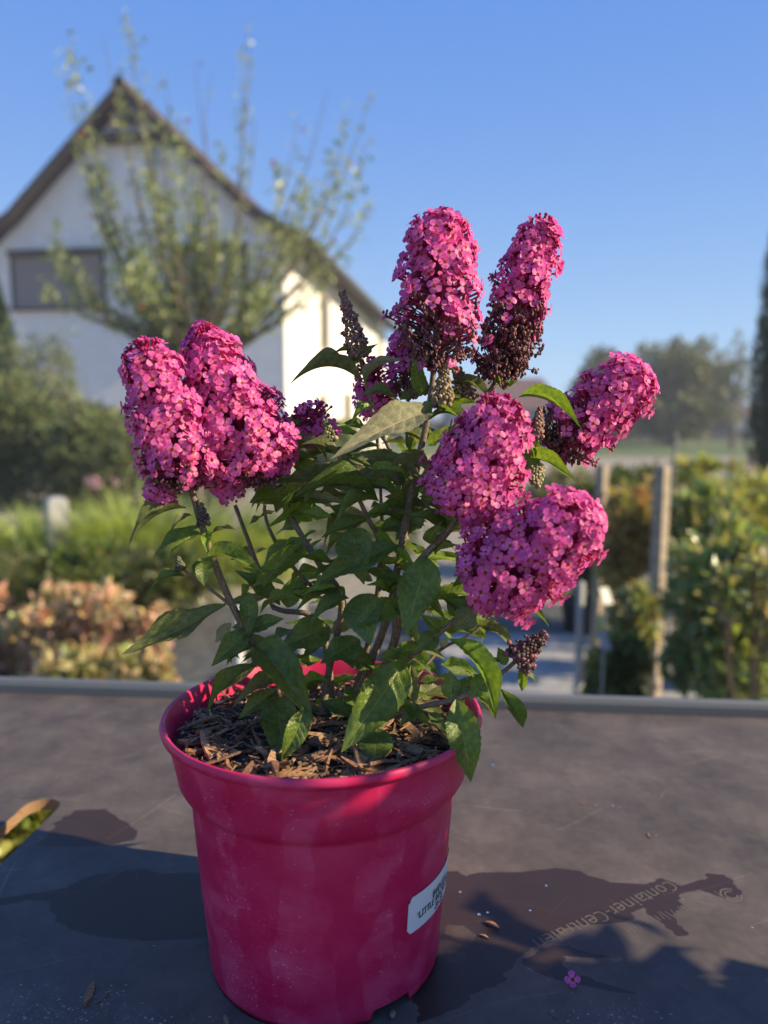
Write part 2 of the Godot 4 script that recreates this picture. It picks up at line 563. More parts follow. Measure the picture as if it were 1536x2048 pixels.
func far_things() -> void:
	var olive := [Color(0.17, 0.19, 0.09), Color(0.24, 0.25, 0.13), Color(0.12, 0.14, 0.065)]
	var dark := [Color(0.022, 0.045, 0.016), Color(0.04, 0.07, 0.025), Color(0.015, 0.03, 0.012)]
	# broad trees beyond the lawn
	for d in [["big rounded olive green tree beyond the lawn right of centre", 1345.0, 784.0, 42.0, 112.0, 96.0], ["dusky lower tree just left of the rounded olive tree", 1215.0, 795.0, 47.0, 75.0, 85.0]]:
		var c := pt(d[1], d[2], d[3])
		var k: float = d[3] / F
		var r := Vector3(d[4] * k, d[5] * k, d[4] * k)
		var o := thing("broad_tree", d[0], "tree", Vector3(c.x, 0, c.z), "trees beyond the lawn")
		part("crown", crown(r, 190, 60, 0.38, 0.6, olive, -0.95, 0.26), M.foliage_matt, o, Transform3D(Basis(), Vector3(0, c.y, 0)))
		var b := MB.new()
		b.tube(PackedVector3Array([Vector3.ZERO, Vector3(0.1, c.y * 0.5, 0), Vector3(0, c.y, 0)]), PackedFloat32Array([0.35, 0.28, 0.15]), 8)
		for q in 6:
			var a := TAU * q / 6
			b.tube(PackedVector3Array([Vector3(0.05, c.y * 0.45, 0), Vector3(cos(a) * r.x * 0.35, c.y * 0.75, sin(a) * r.x * 0.35), Vector3(cos(a) * r.x * 0.7, c.y * 1.1, sin(a) * r.x * 0.7)]), PackedFloat32Array([0.14, 0.1, 0.04]), 6)
		part("trunk", b.done(), M.bark, o)
	# sparse tree before the right thuja
	var c2 := pt(1470, 770, 36)
	var o2 := thing("sparse_tree", "thin sparse tree showing sky between the olive tree and the thuja", "tree", Vector3(c2.x, 0, c2.z))
	part("crown", crown(Vector3(1.2, 2.2, 1.2), 40, 18, 0.24, 0.6, olive, -0.9, 0.3), M.foliage_matt, o2, Transform3D(Basis(), Vector3(0, c2.y, 0)))
	var b2 := MB.new()
	b2.tube(PackedVector3Array([Vector3.ZERO, Vector3(0.1, c2.y, 0), Vector3(0, c2.y + 1.6, 0)]), PackedFloat32Array([0.14, 0.08, 0.03]), 7)
	for q in 8:
		var a := q * 2.4
		b2.tube(PackedVector3Array([Vector3(0.06, c2.y * 0.6 + q * 0.15, 0), Vector3(cos(a) * 0.9, c2.y + q * 0.2, sin(a) * 0.9)]), PackedFloat32Array([0.05, 0.015]), 5)
	part("trunk", b2.done(), M.bark, o2)
	# thujas at the frame edges
	thuja("tall dark green thuja column at the right frame edge", 1584, 640, 12.0, 66, 330)
	thuja("dark green thuja at the left frame edge before the house", -18, 700, 13.0, 52, 170)
	# low far buildings
	far_shed("dark low shed with brown roof beneath the olive tree", pt(1400, 850, 55), 10.0, 1.7, 1.3, Color(0.07, 0.06, 0.055), Color(0.10, 0.055, 0.04))
	far_shed("far house with brown roof right of the white house", pt(1010, 840, 60), 9.0, 2.4, 2.6, Color(0.30, 0.30, 0.30), Color(0.13, 0.07, 0.05))
	# hedge row far away that closes the view
	for k in 9:
		var px := 690.0 + k * 95.0
		shrub("far_hedge", "dark clipped hedge segment along the far lawn, number %s from the white house" % ["one", "two", "three", "four", "five", "six", "seven", "eight", "nine"][k], "hedge segments along the far lawn", px, 862, 62.0, 52, 24 + rnd(-3, 8), 26, 34, 0.34, 0.6, dark, 0.0, -1.0, false, "hedge", 0.36)

func thuja(label: String, px: float, py: float, s: float, rx: float, ry: float) -> void:
	var c := pt(px, py, s)
	var k := s / F
	var o := thing("thuja", label, "conifer", Vector3(c.x, 0, c.z), "thuja columns")
	var top := c.y + ry * k
	var b := MB.new()
	var cols := [Color(0.016, 0.042, 0.016), Color(0.03, 0.07, 0.022), Color(0.01, 0.028, 0.012)]
	for q in 5200:
		var t := pow(rng.randf(), 0.85)
		var rr := rx * k * (1.0 - pow(t, 3.0)) * (0.75 + 0.25 * minf(1.0, t * 6.0))
		var a := rnd(0, TAU)
		var e := rr * rnd(0.7, 1.0) * (1.0 + 0.09 * sin(a * 5.0 + t * 23.0))
		b.col = pick(cols)
		var out := Vector3(cos(a), 0, sin(a))
		var g := (out * 0.6 + Vector3(0, 1, 0) + unit() * 0.35).normalized()
		var nor := (out + unit() * 0.5)
		nor = (nor - g * nor.dot(g)).normalized()
		one_leaf(b, Vector3(cos(a) * e, 0.05 + t * (top - 0.1), sin(a) * e), g, nor, rnd(0.10, 0.2), rnd(0.05, 0.08))
	part("crown", b.done(), M.foliage_matt, o)
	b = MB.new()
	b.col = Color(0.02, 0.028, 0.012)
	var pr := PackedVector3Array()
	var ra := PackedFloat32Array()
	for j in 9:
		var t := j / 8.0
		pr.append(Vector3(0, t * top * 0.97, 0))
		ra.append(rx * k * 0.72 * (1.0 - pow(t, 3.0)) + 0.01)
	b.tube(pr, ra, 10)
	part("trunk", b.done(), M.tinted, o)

func far_shed(label: String, at: Vector3, w: float, h: float, rise: float, wall: Color, roof: Color) -> void:
	var o := thing("far_building", label, "building", Vector3(at.x, 0, at.z), "low buildings beyond the lawn")
	var b := MB.new()
	b.col = wall
	b.box(Vector3(-w / 2, 0, -6), Vector3(w / 2, h, 0))
	part("wall", b.done(), M.tinted, o)
	b = MB.new()
	b.col = roof
	var e := 0.4
	var p := [Vector3(-w / 2 - e, h, 0.4), Vector3(-w / 2 + 1.0, h + rise, -3), Vector3(w / 2 - 1.0, h + rise, -3), Vector3(w / 2 + e, h, 0.4)]
	b.quad(p[0], p[1], p[2], p[3])
	b.quad(Vector3(w / 2 + e, h, -6.4), p[2], p[1], Vector3(-w / 2 - e, h, -6.4))
	b.tri(p[3], p[2], Vector3(w / 2 + e, h, -6.4))
	b.tri(p[0], Vector3(-w / 2 - e, h, -6.4), p[1])
	part("roof", b.done(), M.tinted, o)
	for k in 3:
		b = MB.new()
		b.col = Color(0.35, 0.36, 0.37)
		var x := -w * 0.3 + k * w * 0.3
		b.box(Vector3(x - 0.4, 0.7, 0.004), Vector3(x + 0.4, 1.5, 0.05))
		part("window", b.done(), M.tinted, o)

# fruit tree of whippy shoots in front of the house
func fruit_tree() -> void:
	var s := 8.0
	var foot := pt(395, 1059, s)
	var o := thing("fruit_tree", "slender fruit tree with upright leafy shoots before the white house", "tree", Vector3(foot.x, 0, foot.z))
	var wood := MB.new()
	var b := MB.new()
	var cols := [Color(0.30, 0.37, 0.15), Color(0.38, 0.43, 0.20), Color(0.21, 0.27, 0.10), Color(0.45, 0.48, 0.27)]
	var crotch := pt(395, 760, s) - o.position
	wood.tube(PackedVector3Array([Vector3(0, 0, 0), Vector3(0.03, crotch.y * 0.5, 0), crotch]), PackedFloat32Array([0.075, 0.062, 0.055]), 8)
	var shoots := []
	for d in [[145, 75, 1.0], [128, 110, 1.0], [258, 15, 0.9], [262, 60, 0.8], [500, 50, 0.6], [480, 110, 0.75], [205, 75, 0.05], [335, 150, 0.4], [395, 120, 0.03], [420, 150, 0.03], [690, 225, 0.45], [735, 190, 0.35], [730, 290, 0.8], [742, 400, 0.8], [600, 240, 0.5], [515, 240, 0.03], [655, 180, 0.04], [110, 440, 0.9], [125, 520, 0.9], [105, 470, 0.6], [660, 300, 0.9], [690, 340, 0.9], [440, 290, 1.0], [300, 230, 1.0], [235, 175, 1.0], [180, 230, 1.0], [360, 240, 1.0], [560, 330, 1.0], [620, 390, 1.0]]:
		shoots.append(d)
	for k in 36:
		var a := rnd(-1.25, 1.15)
		var l := rnd(190, 430)
		shoots.append([385 + sin(a) * l * 0.85, 690 - cos(a) * l, rnd(0.8, 1.2)])
	var i := 0
	for d in shoots:
		var ds := rnd(-0.9, 0.9)
		var tip := pt(d[0], d[1], s + ds) - o.position
		var start := crotch.lerp(crotch + Vector3(tip.x * 0.25, 0.5, tip.z * 0.4), rng.randf())
		var bend := start.lerp(tip, 0.45) + Vector3((tip.x - start.x) * 0.34 + rnd(-0.15, 0.15), rnd(-0.3, 0.05), rnd(-0.2, 0.2))
		var path := PackedVector3Array()
		var rad := PackedFloat32Array()
		for q in 9:
			var t := q / 8.0
			var p := start.lerp(bend, t).lerp(bend.lerp(tip, t), t) + Vector3(rnd(-1, 1), 0, rnd(-1, 1)) * 0.035
			path.append(p)
			rad.append(0.022 * pow(1.0 - t, 1.2) + 0.003)
		wood.tube(path, rad, 5)
		var n := int(112 * float(d[2]))
		for q in n:
			var t := pow(rng.randf(), 0.6)
			var f := t * 7.999
			var p := path[int(f)].lerp(path[int(f) + 1], f - int(f)) + unit() * rnd(0.0, 0.14)
			b.col = pick(cols)
			if rng.randf() < 0.012: b.col = Color(0.5, 0.12, 0.04)
			var g := (unit() + Vector3(0, 0.3, 0)).normalized()
			var nor := unit() + Vector3(0, 0.6, 0)
			nor = (nor - g * nor.dot(g)).normalized()
			var l := rnd(0.045, 0.095)
			one_leaf(b, p, g, nor, l, l * 0.55)
		i += 1
	part("trunk", wood.done(), M.bark, o)
	part("crown", b.done(), M.foliage, o)

func grass_clump(label: String, px: float, py: float, s: float, w: float, h: float, n: int, cols: Array, group := "ornamental grasses in the left bed") -> void:
	var c := pt(px, py, s)
	var k := s / F
	var o := thing("ornamental_grass", label, "grass plant", Vector3(c.x, 0, c.z), group)
	var b := MB.new()
	var top := c.y
	for q in n:
		var a := rnd(0, TAU)
		var r0 := sqrt(rng.randf()) * w * k * 0.5
		var lean := rnd(0.15, 0.6) * w * k
		var p0 := Vector3(cos(a) * r0, 0, sin(a) * r0)
		var dir := Vector3(cos(a + rnd(-0.6, 0.6)), 0, sin(a + rnd(-0.6, 0.6)))
		var hh := top * rnd(0.55, 1.05) + h * k * 0.0
		var p1 := p0 + dir * lean * 0.3 + Vector3(0, hh * 0.7, 0)
		var p2 := p0 + dir * lean + Vector3(0, hh, 0)
		b.col = pick(cols)
		var side := dir.cross(Vector3.UP) * rnd(0.004, 0.009)
		b.quad(p0 - side, p1 - side, p1 + side, p0 + side)
		b.tri(p1 - side, p2, p1 + side)
	part("blades", b.done(), M.foliage, o)

func post(called: String, label: String, px: float, top: float, s: float, w: float, m: Material, group := "", category := "post") -> void:
	var c := pt(px, top, s)
	var h := w / 2
	var o := thing(called, label, category, Vector3(c.x, 0, c.z), group)
	var b := MB.new()
	o.rotation.y = 0.65
	b.box(Vector3(-h, 0.01, -h), Vector3(h, c.y, h))
	part("shaft", b.done(), m, o)
	b = MB.new()
	b.quad(Vector3(-h, c.y, h), Vector3(-h * 0.5, c.y + h * 0.35, h * 0.5), Vector3(h * 0.5, c.y + h * 0.35, h * 0.5), Vector3(h, c.y, h))
	b.quad(Vector3(h, c.y, h), Vector3(h * 0.5, c.y + h * 0.35, h * 0.5), Vector3(h * 0.5, c.y + h * 0.35, -h * 0.5), Vector3(h, c.y, -h))
	b.quad(Vector3(h, c.y, -h), Vector3(h * 0.5, c.y + h * 0.35, -h * 0.5), Vector3(-h * 0.5, c.y + h * 0.35, -h * 0.5), Vector3(-h, c.y, -h))
	b.quad(Vector3(-h, c.y, -h), Vector3(-h * 0.5, c.y + h * 0.35, -h * 0.5), Vector3(-h * 0.5, c.y + h * 0.35, h * 0.5), Vector3(-h, c.y, h))
	b.quad(Vector3(-h * 0.5, c.y + h * 0.35, h * 0.5), Vector3(-h * 0.5, c.y + h * 0.35, -h * 0.5), Vector3(h * 0.5, c.y + h * 0.35, -h * 0.5), Vector3(h * 0.5, c.y + h * 0.35, h * 0.5))
	part("top_chamfer", b.done(), m, o)

func garden() -> void:
	fruit_tree()
	var dark := [Color(0.11, 0.15, 0.06), Color(0.15, 0.19, 0.075), Color(0.06, 0.085, 0.032), Color(0.20, 0.23, 0.10)]
	var mid := [Color(0.27, 0.33, 0.12), Color(0.40, 0.44, 0.18), Color(0.19, 0.24, 0.085)]
	var lime := [Color(0.42, 0.43, 0.14), Color(0.52, 0.50, 0.21), Color(0.30, 0.34, 0.10)]
	var autumn := [Color(0.44, 0.31, 0.13), Color(0.40, 0.37, 0.14), Color(0.24, 0.27, 0.10), Color(0.42, 0.26, 0.13)]
	var straw := [Color(0.50, 0.33, 0.18), Color(0.58, 0.40, 0.23), Color(0.46, 0.38, 0.19), Color(0.44, 0.26, 0.16)]
	var cream := [Color(0.42, 0.42, 0.22), Color(0.22, 0.26, 0.10), Color(0.50, 0.48, 0.30)]
	# left: hedge bushes before the house
	var hg := "bushes before the white house"
	shrub("hedge_bush", "dark bush at the left edge below the roller shutter", hg, 10, 890, 10.5, 150, 130, 170, 70, 0.085, 0.55, dark, 0.0, -1.0, false)
	shrub("hedge_bush", "dark bush left of the pink flower spikes", hg, 195, 915, 10.0, 125, 105, 150, 70, 0.085, 0.55, dark, 0.0, -1.0, false)
	shrub("hedge_bush", "airy light green bush rising before the house wall at left", hg, 80, 790, 11.5, 90, 140, 80, 55, 0.075, 0.55, [Color(0.16, 0.19, 0.09), Color(0.22, 0.25, 0.13)], 0.0, -1.0, false, "shrub", 0.35)
	shrub("hedge_bush", "dark bush hidden behind the left flower spikes", hg, 400, 915, 10.5, 130, 100, 130, 70, 0.085, 0.55, dark, 0.0, -1.0, false)
	shrub("hedge_bush", "green bush under the cream side wall of the house", hg, 640, 890, 14.0, 110, 60, 90, 60, 0.11, 0.55, mid, 0.0, -1.0, false)
	# left beds
	var gg := [Color(0.34, 0.42, 0.08), Color(0.44, 0.48, 0.12), Color(0.24, 0.32, 0.06)]
	grass_clump("yellow green grass clump behind the white stake", 60, 1015, 5.6, 260, 0, 700, gg)
	grass_clump("bright lime grass clump below the left flower spikes", 290, 985, 5.2, 260, 0, 800, gg)
	grass_clump("lime grass clump partly behind the left stems", 470, 1010, 5.5, 240, 0, 600, gg)
	grass_clump("olive grass clump behind the brown hydrangea", 170, 1085, 4.2, 330, 0, 700, [Color(0.16, 0.17, 0.05), Color(0.10, 0.13, 0.035), Color(0.22, 0.20, 0.08)])
	var bed := "nursery plants in the left bed"
	shrub("leafy_plant", "green leafy plant above the brown hydrangea at left", bed, 140, 1130, 3.9, 130, 55, 30, 34, 0.05, 0.6, [Color(0.13, 0.19, 0.04), Color(0.20, 0.24, 0.06), Color(0.08, 0.12, 0.03)], 0.15)
	shrub("leafy_plant", "olive leafy plant beside the lowest left stem", bed, 350, 1160, 3.9, 110, 60, 30, 34, 0.05, 0.6, [Color(0.10, 0.13, 0.03), Color(0.17, 0.18, 0.05), Color(0.05, 0.08, 0.02)], 0.15)
	shrub("faded_hydrangea", "pale brown faded hydrangea, largest at lower left", bed, 150, 1250, 2.9, 125, 90, 36, 30, 0.045, 0.75, straw, 0.14, -1.0, false)
	shrub("faded_hydrangea", "small pale brown hydrangea beside the long grey green leaf", bed, 300, 1285, 2.9, 60, 70, 15, 24, 0.042, 0.75, straw, 0.14, -1.0, false)
	shrub("faded_hydrangea", "pale brown hydrangea cut by the left frame edge", bed, 10, 1270, 3.0, 80, 90, 20, 26, 0.045, 0.75, straw, 0.14, -1.0, false)
	shrub("leafy_plant", "cream yellow plant low behind the shelf edge at left", bed, 200, 1345, 2.6, 110, 45, 26, 26, 0.045, 0.7, [Color(0.42, 0.38, 0.16), Color(0.28, 0.28, 0.10), Color(0.5, 0.40, 0.2)], 0.14)
	shrub("leafy_plant", "little orange plant low beside the pot rim", bed, 335, 1345, 2.6, 26, 30, 7, 18, 0.04, 0.7, straw, 0.12)
	shrub("flower_plant", "distant mauve flowers before the left hedge bushes", "", 200, 965, 7.5, 36, 8, 7, 12, 0.05, 0.8, [Color(0.36, 0.22, 0.29), Color(0.42, 0.28, 0.34)], 0.0, -1.0, false, "flower")
	post("white_stake", "white marker post in the lime grass at left", 112, 1000, 5.2, 0.13, M.pale_metal)
	# white trolley upright seen behind the stems
	post("trolley_upright", "white metal upright behind the pot at left", 478, 1215, 2.3, 0.018, M.white_metal, "white metal uprights behind the bush")
	post("trolley_upright", "pale metal upright between the dark inner leaves", 602, 1110, 2.4, 0.022, M.pale_metal, "white metal uprights behind the bush")
	post("trolley_upright", "short pale metal upright right of the lowest pink spike", 1162, 1165, 2.7, 0.022, M.pale_metal, "white metal uprights behind the bush")
	# right bed
	var rb := "nursery shrubs in the right bed"
	post("wooden_post", "wooden post left of the two beside the right shrubs", 1205, 932, 3.6, 0.044, M.raw_wood, "wooden posts in the right bed")
	post("wooden_post", "taller looking wooden post nearer the right frame edge", 1325, 935, 2.9, 0.046, M.raw_wood, "wooden posts in the right bed")
	post("thin_rod", "thin grey rod right of the wooden posts", 1352, 862, 3.2, 0.008, M.grey_metal, "", "rod")
	shrub("nursery_shrub", "big glossy dark green shrub at the lower right", rb, 1460, 1250, 2.2, 135, 185, 110, 50, 0.042, 0.55, [Color(0.17, 0.24, 0.09), Color(0.27, 0.33, 0.13), Color(0.38, 0.40, 0.19)], 0.2)
	shrub("nursery_shrub", "yellow lime shrub along the right frame edge", rb, 1480, 1035, 3.8, 150, 95, 90, 50, 0.06, 0.55, lime, 0.2)
	shrub("nursery_shrub", "mid green shrub right of the thin rod", rb, 1405, 1100, 3.1, 80, 115, 66, 46, 0.05, 0.55, mid, 0.2)
	shrub("nursery_shrub", "orange tinted autumn shrub between the wooden posts", rb, 1258, 1090, 3.3, 66, 125, 64, 42, 0.048, 0.55, autumn, 0.2)
	shrub("nursery_shrub", "cream variegated shrub low between the wooden posts", rb, 1262, 1235, 2.7, 62, 70, 40, 36, 0.04, 0.6, cream, 0.18)
	shrub("nursery_shrub", "very dark low shrub at the edge of the paved path", rb, 1238, 1350, 2.4, 62, 85, 50, 40, 0.04, 0.55, dark, 0.18)
	shrub("nursery_shrub", "dark shrub behind the paved path beside the short upright", rb, 1165, 1120, 4.0, 55, 85, 46, 40, 0.05, 0.55, dark, 0.2)
	shrub("nursery_shrub", "yellowish shrub behind the left wooden post", rb, 1130, 1015, 5.5, 115, 72, 60, 44, 0.06, 0.55, [Color(0.22, 0.22, 0.09), Color(0.30, 0.28, 0.13), Color(0.13, 0.15, 0.05)], 0.2)
	shrub("nursery_shrub", "pale green shrub between the posts in the distance", rb, 1270, 1000, 5.5, 85, 70, 56, 44, 0.06, 0.55, [Color(0.20, 0.23, 0.08), Color(0.13, 0.17, 0.05), Color(0.28, 0.28, 0.12)], 0.2)
	shrub("nursery_shrub", "lime shrub poking above the right bed by the rod", rb, 1385, 948, 6.0, 50, 40, 26, 34, 0.06, 0.55, lime, 0.2)
	shrub("nursery_shrub", "creamy shrub with large leaves at the lower right corner", rb, 1500, 1180, 1.95, 80, 60, 16, 24, 0.042, 0.6, cream, 0.2)
	shrub("nursery_shrub", "dark green shrub behind the middle of the bush", rb, 700, 1090, 6.5, 160, 70, 36, 36, 0.08, 0.5, dark, 0.2)
	# plant tags in the right bed
	for d in [["white plant tag above the cream variegated shrub", 1212, 1192, 2.6], ["white plant tag in the very dark low shrub", 1208, 1282, 2.3]]:
		var c := pt(d[1], d[2], d[3])
		var o := thing("plant_tag", d[0], "plant tag", Vector3(c.x, 0, c.z), "plant tags in the right bed")
		var b := MB.new()
		b.box(Vector3(-0.02, -0.03, -0.001), Vector3(0.02, 0.03, 0.001), Transform3D(Basis(Vector3.UP, 0.5) * Basis(Vector3.RIGHT, -0.5), Vector3(0, c.y, 0)))
		part("card", b.done(), M.pale_metal, o)
		b = MB.new()
		b.box(Vector3(-0.003, 0.05, -0.004), Vector3(0.003, c.y - 0.02, -0.002))
		part("stake", b.done(), M.pale_metal, o)
	shrub("leafy_plant", "yellow green plant below the shelf seen through the hand slot", bed, 40, 1655, 1.12, 150, 130, 40, 30, 0.035, 0.6, [Color(0.34, 0.34, 0.09), Color(0.24, 0.28, 0.07), Color(0.45, 0.33, 0.18)], 0.14)
	# the neighbour on the shelf that shades the front of the pot
	var o := thing("potted_shrub", "leafy shrub in a dark pot standing on the shelf at front right", "potted plant", Vector3(0.60, TABLE, -0.203))
	var b := MB.new()
	b.col = Color(0.03, 0.03, 0.03)
	b.tube(PackedVector3Array([Vector3(0, 0.0005, 0), Vector3(0, 0.001, 0), Vector3(0, 0.13, 0), Vector3(0, 0.13, 0), Vector3(0, 0.145, 0), Vector3(0, 0.13, 0)]), PackedFloat32Array([0.001, 0.065, 0.078, 0.084, 0.084, 0.001]), 20)
	part("pot", b.done(), M.tinted, o)
	part("foliage", crown(Vector3(0.132, 0.162, 0.132), 105, 42, 0.045, 0.5, mid, -1.0, 0.35), M.foliage, o, Transform3D(Basis(), Vector3(0, 0.28, 0)))
	part("stems", stems_mesh(Vector3(0.13, 0.14, 0.13), 0.13, 8, 0.004, Color(0.13, 0.09, 0.05)), M.tinted, o, Transform3D(Basis(), Vector3(0, 0.26, 0)))

# ---------------------------------------------------------------- shelf
const BX0 := -0.62
const BX1 := 0.76
const BS0 := 0.275
const BS1 := 0.845
const BYAW := 0.09

func board_local(p: Vector3) -> Vector2:      # world point -> metres along the board from its near left corner
	var q := p - Vector3(0, TABLE, -0.56)
	var a := Vector3(cos(BYAW), 0, sin(BYAW))
	var f := Vector3(sin(BYAW), 0, -cos(BYAW))
	return Vector2(q.dot(a) - BX0, q.dot(f) + 0.285)

func board_world(l: Vector2, h: float) -> Vector3:
	var a := Vector3(cos(BYAW), 0, sin(BYAW))
	var f := Vector3(sin(BYAW), 0, -cos(BYAW))
	return Vector3(0, TABLE + h, -0.56) + a * (l.x + BX0) + f * (l.y - 0.285)

func fill_poly(im: Image, poly: PackedVector2Array, value: Color, wob: FastNoiseLite, amp: float) -> void:
	# scan lines; edges wobble a little
	var lo := 1e9
	var hi := -1e9
	for p in poly:
		lo = minf(lo, p.y)
		hi = maxf(hi, p.y)
	for y in range(maxi(0, int(lo) - 4), mini(im.get_height() - 1, int(hi) + 4)):
		var xs := []
		for i in poly.size():
			var a := poly[i]
			var b := poly[(i + 1) % poly.size()]
			var yy := y + 0.5
			if (a.y <= yy) != (b.y <= yy):
				var x := a.x + (yy - a.y) / (b.y - a.y) * (b.x - a.x)
				xs.append(x + wob.get_noise_2d(x * 0.2, yy) * amp)
		xs.sort()
		for k in range(0, xs.size() - 1, 2):
			var x0 := clampi(int(xs[k]), 0, im.get_width())
			var x1 := clampi(int(xs[k + 1]), 0, im.get_width())
			if x1 > x0:
				im.fill_rect(Rect2i(x0, y, x1 - x0, 1), value)

func shelf() -> void:
	var o := thing("trolley_shelf", "brown coated plywood trolley shelf with hand slot and metal rim", "shelf")
	var lw := BX1 - BX0
	var ld := 0.57
	# --- computed surface: dusty film, scratches, wet stains
	var tw := 2048
	var th := int(tw * ld / lw)
	var wet := Image.create(tw, th, false, Image.FORMAT_L8)
	var wob := FastNoiseLite.new()
	wob.seed = 3
	wob.frequency = 0.05
	wob.fractal_octaves = 4
	var stains := [
		[390, 1745, 330, 1748, 300, 1738, 262, 1740, 190, 1750, 150, 1762, 140, 1775, 50, 1790, -60, 1812, -60, 1820, 60, 1800, 105, 1803, 106, 1840, 150, 1862, 215, 1876, 300, 1882, 420, 1876, 620, 1876, 620, 1745],
		[78, 1687, 115, 1642, 150, 1620, 215, 1618, 235, 1637, 278, 1662, 270, 1680, 225, 1690, 160, 1694, 82, 1692],
		[860, 1745, 915, 1742, 930, 1752, 960, 1745, 1040, 1744, 1110, 1736, 1160, 1742, 1220, 1764, 1290, 1768, 1322, 1756, 1345, 1765, 1362, 1772, 1403, 1758, 1412, 1746, 1450, 1750, 1486, 1778, 1480, 1796, 1440, 1793, 1400, 1780, 1368, 1786, 1355, 1810, 1358, 1850, 1370, 1872, 1350, 1873, 1320, 1842, 1290, 1815, 1268, 1828, 1258, 1845, 1200, 1848, 1150, 1850, 1095, 1880, 1050, 1905, 1000, 1960, 940, 2000, 850, 2048, 800, 1900],
		[1050, 1918, 1100, 1890, 1140, 1892, 1180, 1905, 1240, 1915, 1180, 1916, 1130, 1912, 1135, 1945, 1180, 1955, 1268, 1986, 1235, 1985, 1130, 1962, 1070, 1942, 1045, 1930]]
	for st in stains:
		var poly := PackedVector2Array()
		for k in range(0, st.size(), 2):
			var l := board_local(on(st[k], st[k + 1], TABLE))
			poly.append(Vector2(l.x / lw * tw, (1.0 - l.y / ld) * th))
		fill_poly(wet, poly, Color(1, 1, 1), wob, 9.0)
	# dry islands
	for st in [[895, 1850, 930, 1852, 955, 1868, 945, 1890, 915, 1880, 893, 1868], [893, 1900, 930, 1905, 936, 1920, 900, 1925]]:
		var poly := PackedVector2Array()
		for k in range(0, st.size(), 2):
			var l := board_local(on(st[k], st[k + 1], TABLE))
			poly.append(Vector2(l.x / lw * tw, (1.0 - l.y / ld) * th))
		fill_poly(wet, poly, Color(0.35, 0.35, 0.35), wob, 4.0)
	var fn := FastNoiseLite.new()
	fn.seed = 9
	fn.frequency = 0.006
	fn.fractal_octaves = 5
	var coarse := fn.get_image(tw, th, false, false, true)
	coarse.convert(Image.FORMAT_L8)
	fn.seed = 10
	fn.frequency = 0.06
	fn.fractal_octaves = 3
	var fine := fn.get_image(tw, th, false, false, true)
	fine.convert(Image.FORMAT_L8)
	var marks := Image.create(tw, th, false, Image.FORMAT_L8)
	for k in 1500:                                  # sand grains and dried lime specks
		var g := Vector2(rnd(0, tw), rnd(0, th))
		if k < 700:
			var c: Array = [[90, 2030, 60, 22], [200, 2010, 45, 18], [330, 2040, 50, 14], [30, 2010, 60, 25], [1210, 2030, 60, 14]][k % 5]
			var l := board_local(on(c[0] + rng.randfn() * c[2], c[1] + rng.randfn() * c[3], TABLE))
			g = Vector2(l.x / lw * tw, (1.0 - l.y / ld) * th)
		var v := pow(rng.randf(), 2.5)
		marks.fill_rect(Rect2i(int(g.x), int(g.y), 1 + int(v > 0.8), 1), Color(1, 1, 1) * (0.06 + 0.6 * v))
	for k in 240:                                   # scratches
		var p := Vector2(rnd(0, tw), rnd(0, th))
		var d := Vector2.from_angle(rng.randfn() * 0.35 if k % 3 else rnd(0, TAU))
		var shade := rnd(0.03, 0.13) if k % 6 else 0.26
		for q in int(rnd(15, 130)):
			p += d + Vector2(0, sin(q * 0.05 + k) * 0.15)
			if p.x > 0 and p.y > 0 and p.x < tw and p.y < th:
				marks.set_pixel(int(p.x), int(p.y), Color(shade, shade, shade))
	fn.seed = 17
	fn.frequency = 0.018
	fn.fractal_octaves = 4
	fn.domain_warp_enabled = true
	fn.domain_warp_amplitude = 60.0
	fn.domain_warp_frequency = 0.008
	var smear := fn.get_image(tw, th, false, false, true)
	smear.convert(Image.FORMAT_L8)
	var dsm := smear.get_data()
	var dc := coarse.get_data()
	var df := fine.get_data()
	var dw := wet.get_data()
	var dm := marks.get_data()
	var n := tw * th
	var oc := PackedByteArray()
	oc.resize(n * 3)
	var orr := PackedByteArray()
	orr.resize(n)
	for i in n:
		var dust := clampf((dc[i] * 0.50 + dsm[i] * 0.30 + df[i] * 0.20) / 255.0 * 1.25 - 0.12, 0.0, 1.0)
		var w := dw[i] / 255.0
		var dry := 62.0 + 42.0 * dust
		var v := lerpf(dry, 46.0 + 8.0 * dust, w) + dm[i] * 0.55
		oc[i * 3] = mini(255, int(v * lerpf(1.05, 1.12, w)))
		oc[i * 3 + 1] = mini(255, int(v * lerpf(0.955, 0.86, w)))
		oc[i * 3 + 2] = mini(255, int(v * lerpf(0.90, 0.76, w)))
		orr[i] = int(lerpf(150.0 + 60.0 * dust, 112.0, w))
	var m := mat("film_faced_board", Color(1, 1, 1), 1.0)
	m.albedo_texture = ImageTexture.create_from_image(Image.create_from_data(tw, th, false, Image.FORMAT_RGB8, oc))
	m.roughness_texture = ImageTexture.create_from_image(Image.create_from_data(tw, th, false, Image.FORMAT_L8, orr))
	m.normal_enabled = true
	m.metallic_specular = 0.36
	m.normal_texture = noise_tex(41, 0.02, Color.BLACK, Color.WHITE, 512, 4, true, 2.0)
	m.normal_scale = 0.12
	# --- board with a hand slot: outline with a hole, built as strips around the slot
	var sa := board_local(on(0, 1725, TABLE) + Vector3(-0.012, 0, 0.05))   # near end of the slot
	var sb := board_local(on(112, 1603, TABLE))                             # far end
	var cx := board_local(on(20, 1672, TABLE)).x
	var hw := 0.0155
	var y0 := sa.y
	var y1 := sb.y + 0.004
	var slot := PackedVector2Array()
	for k in 13:
		var a := PI * k / 12.0
		slot.append(Vector2(cx + cos(a) * hw, y1 - hw + sin(a) * hw))
	for k in 13:
		var a := PI + PI * k / 12.0
		slot.append(Vector2(cx + cos(a) * hw, y0 + hw + sin(a) * hw))
	var b := MB.new()
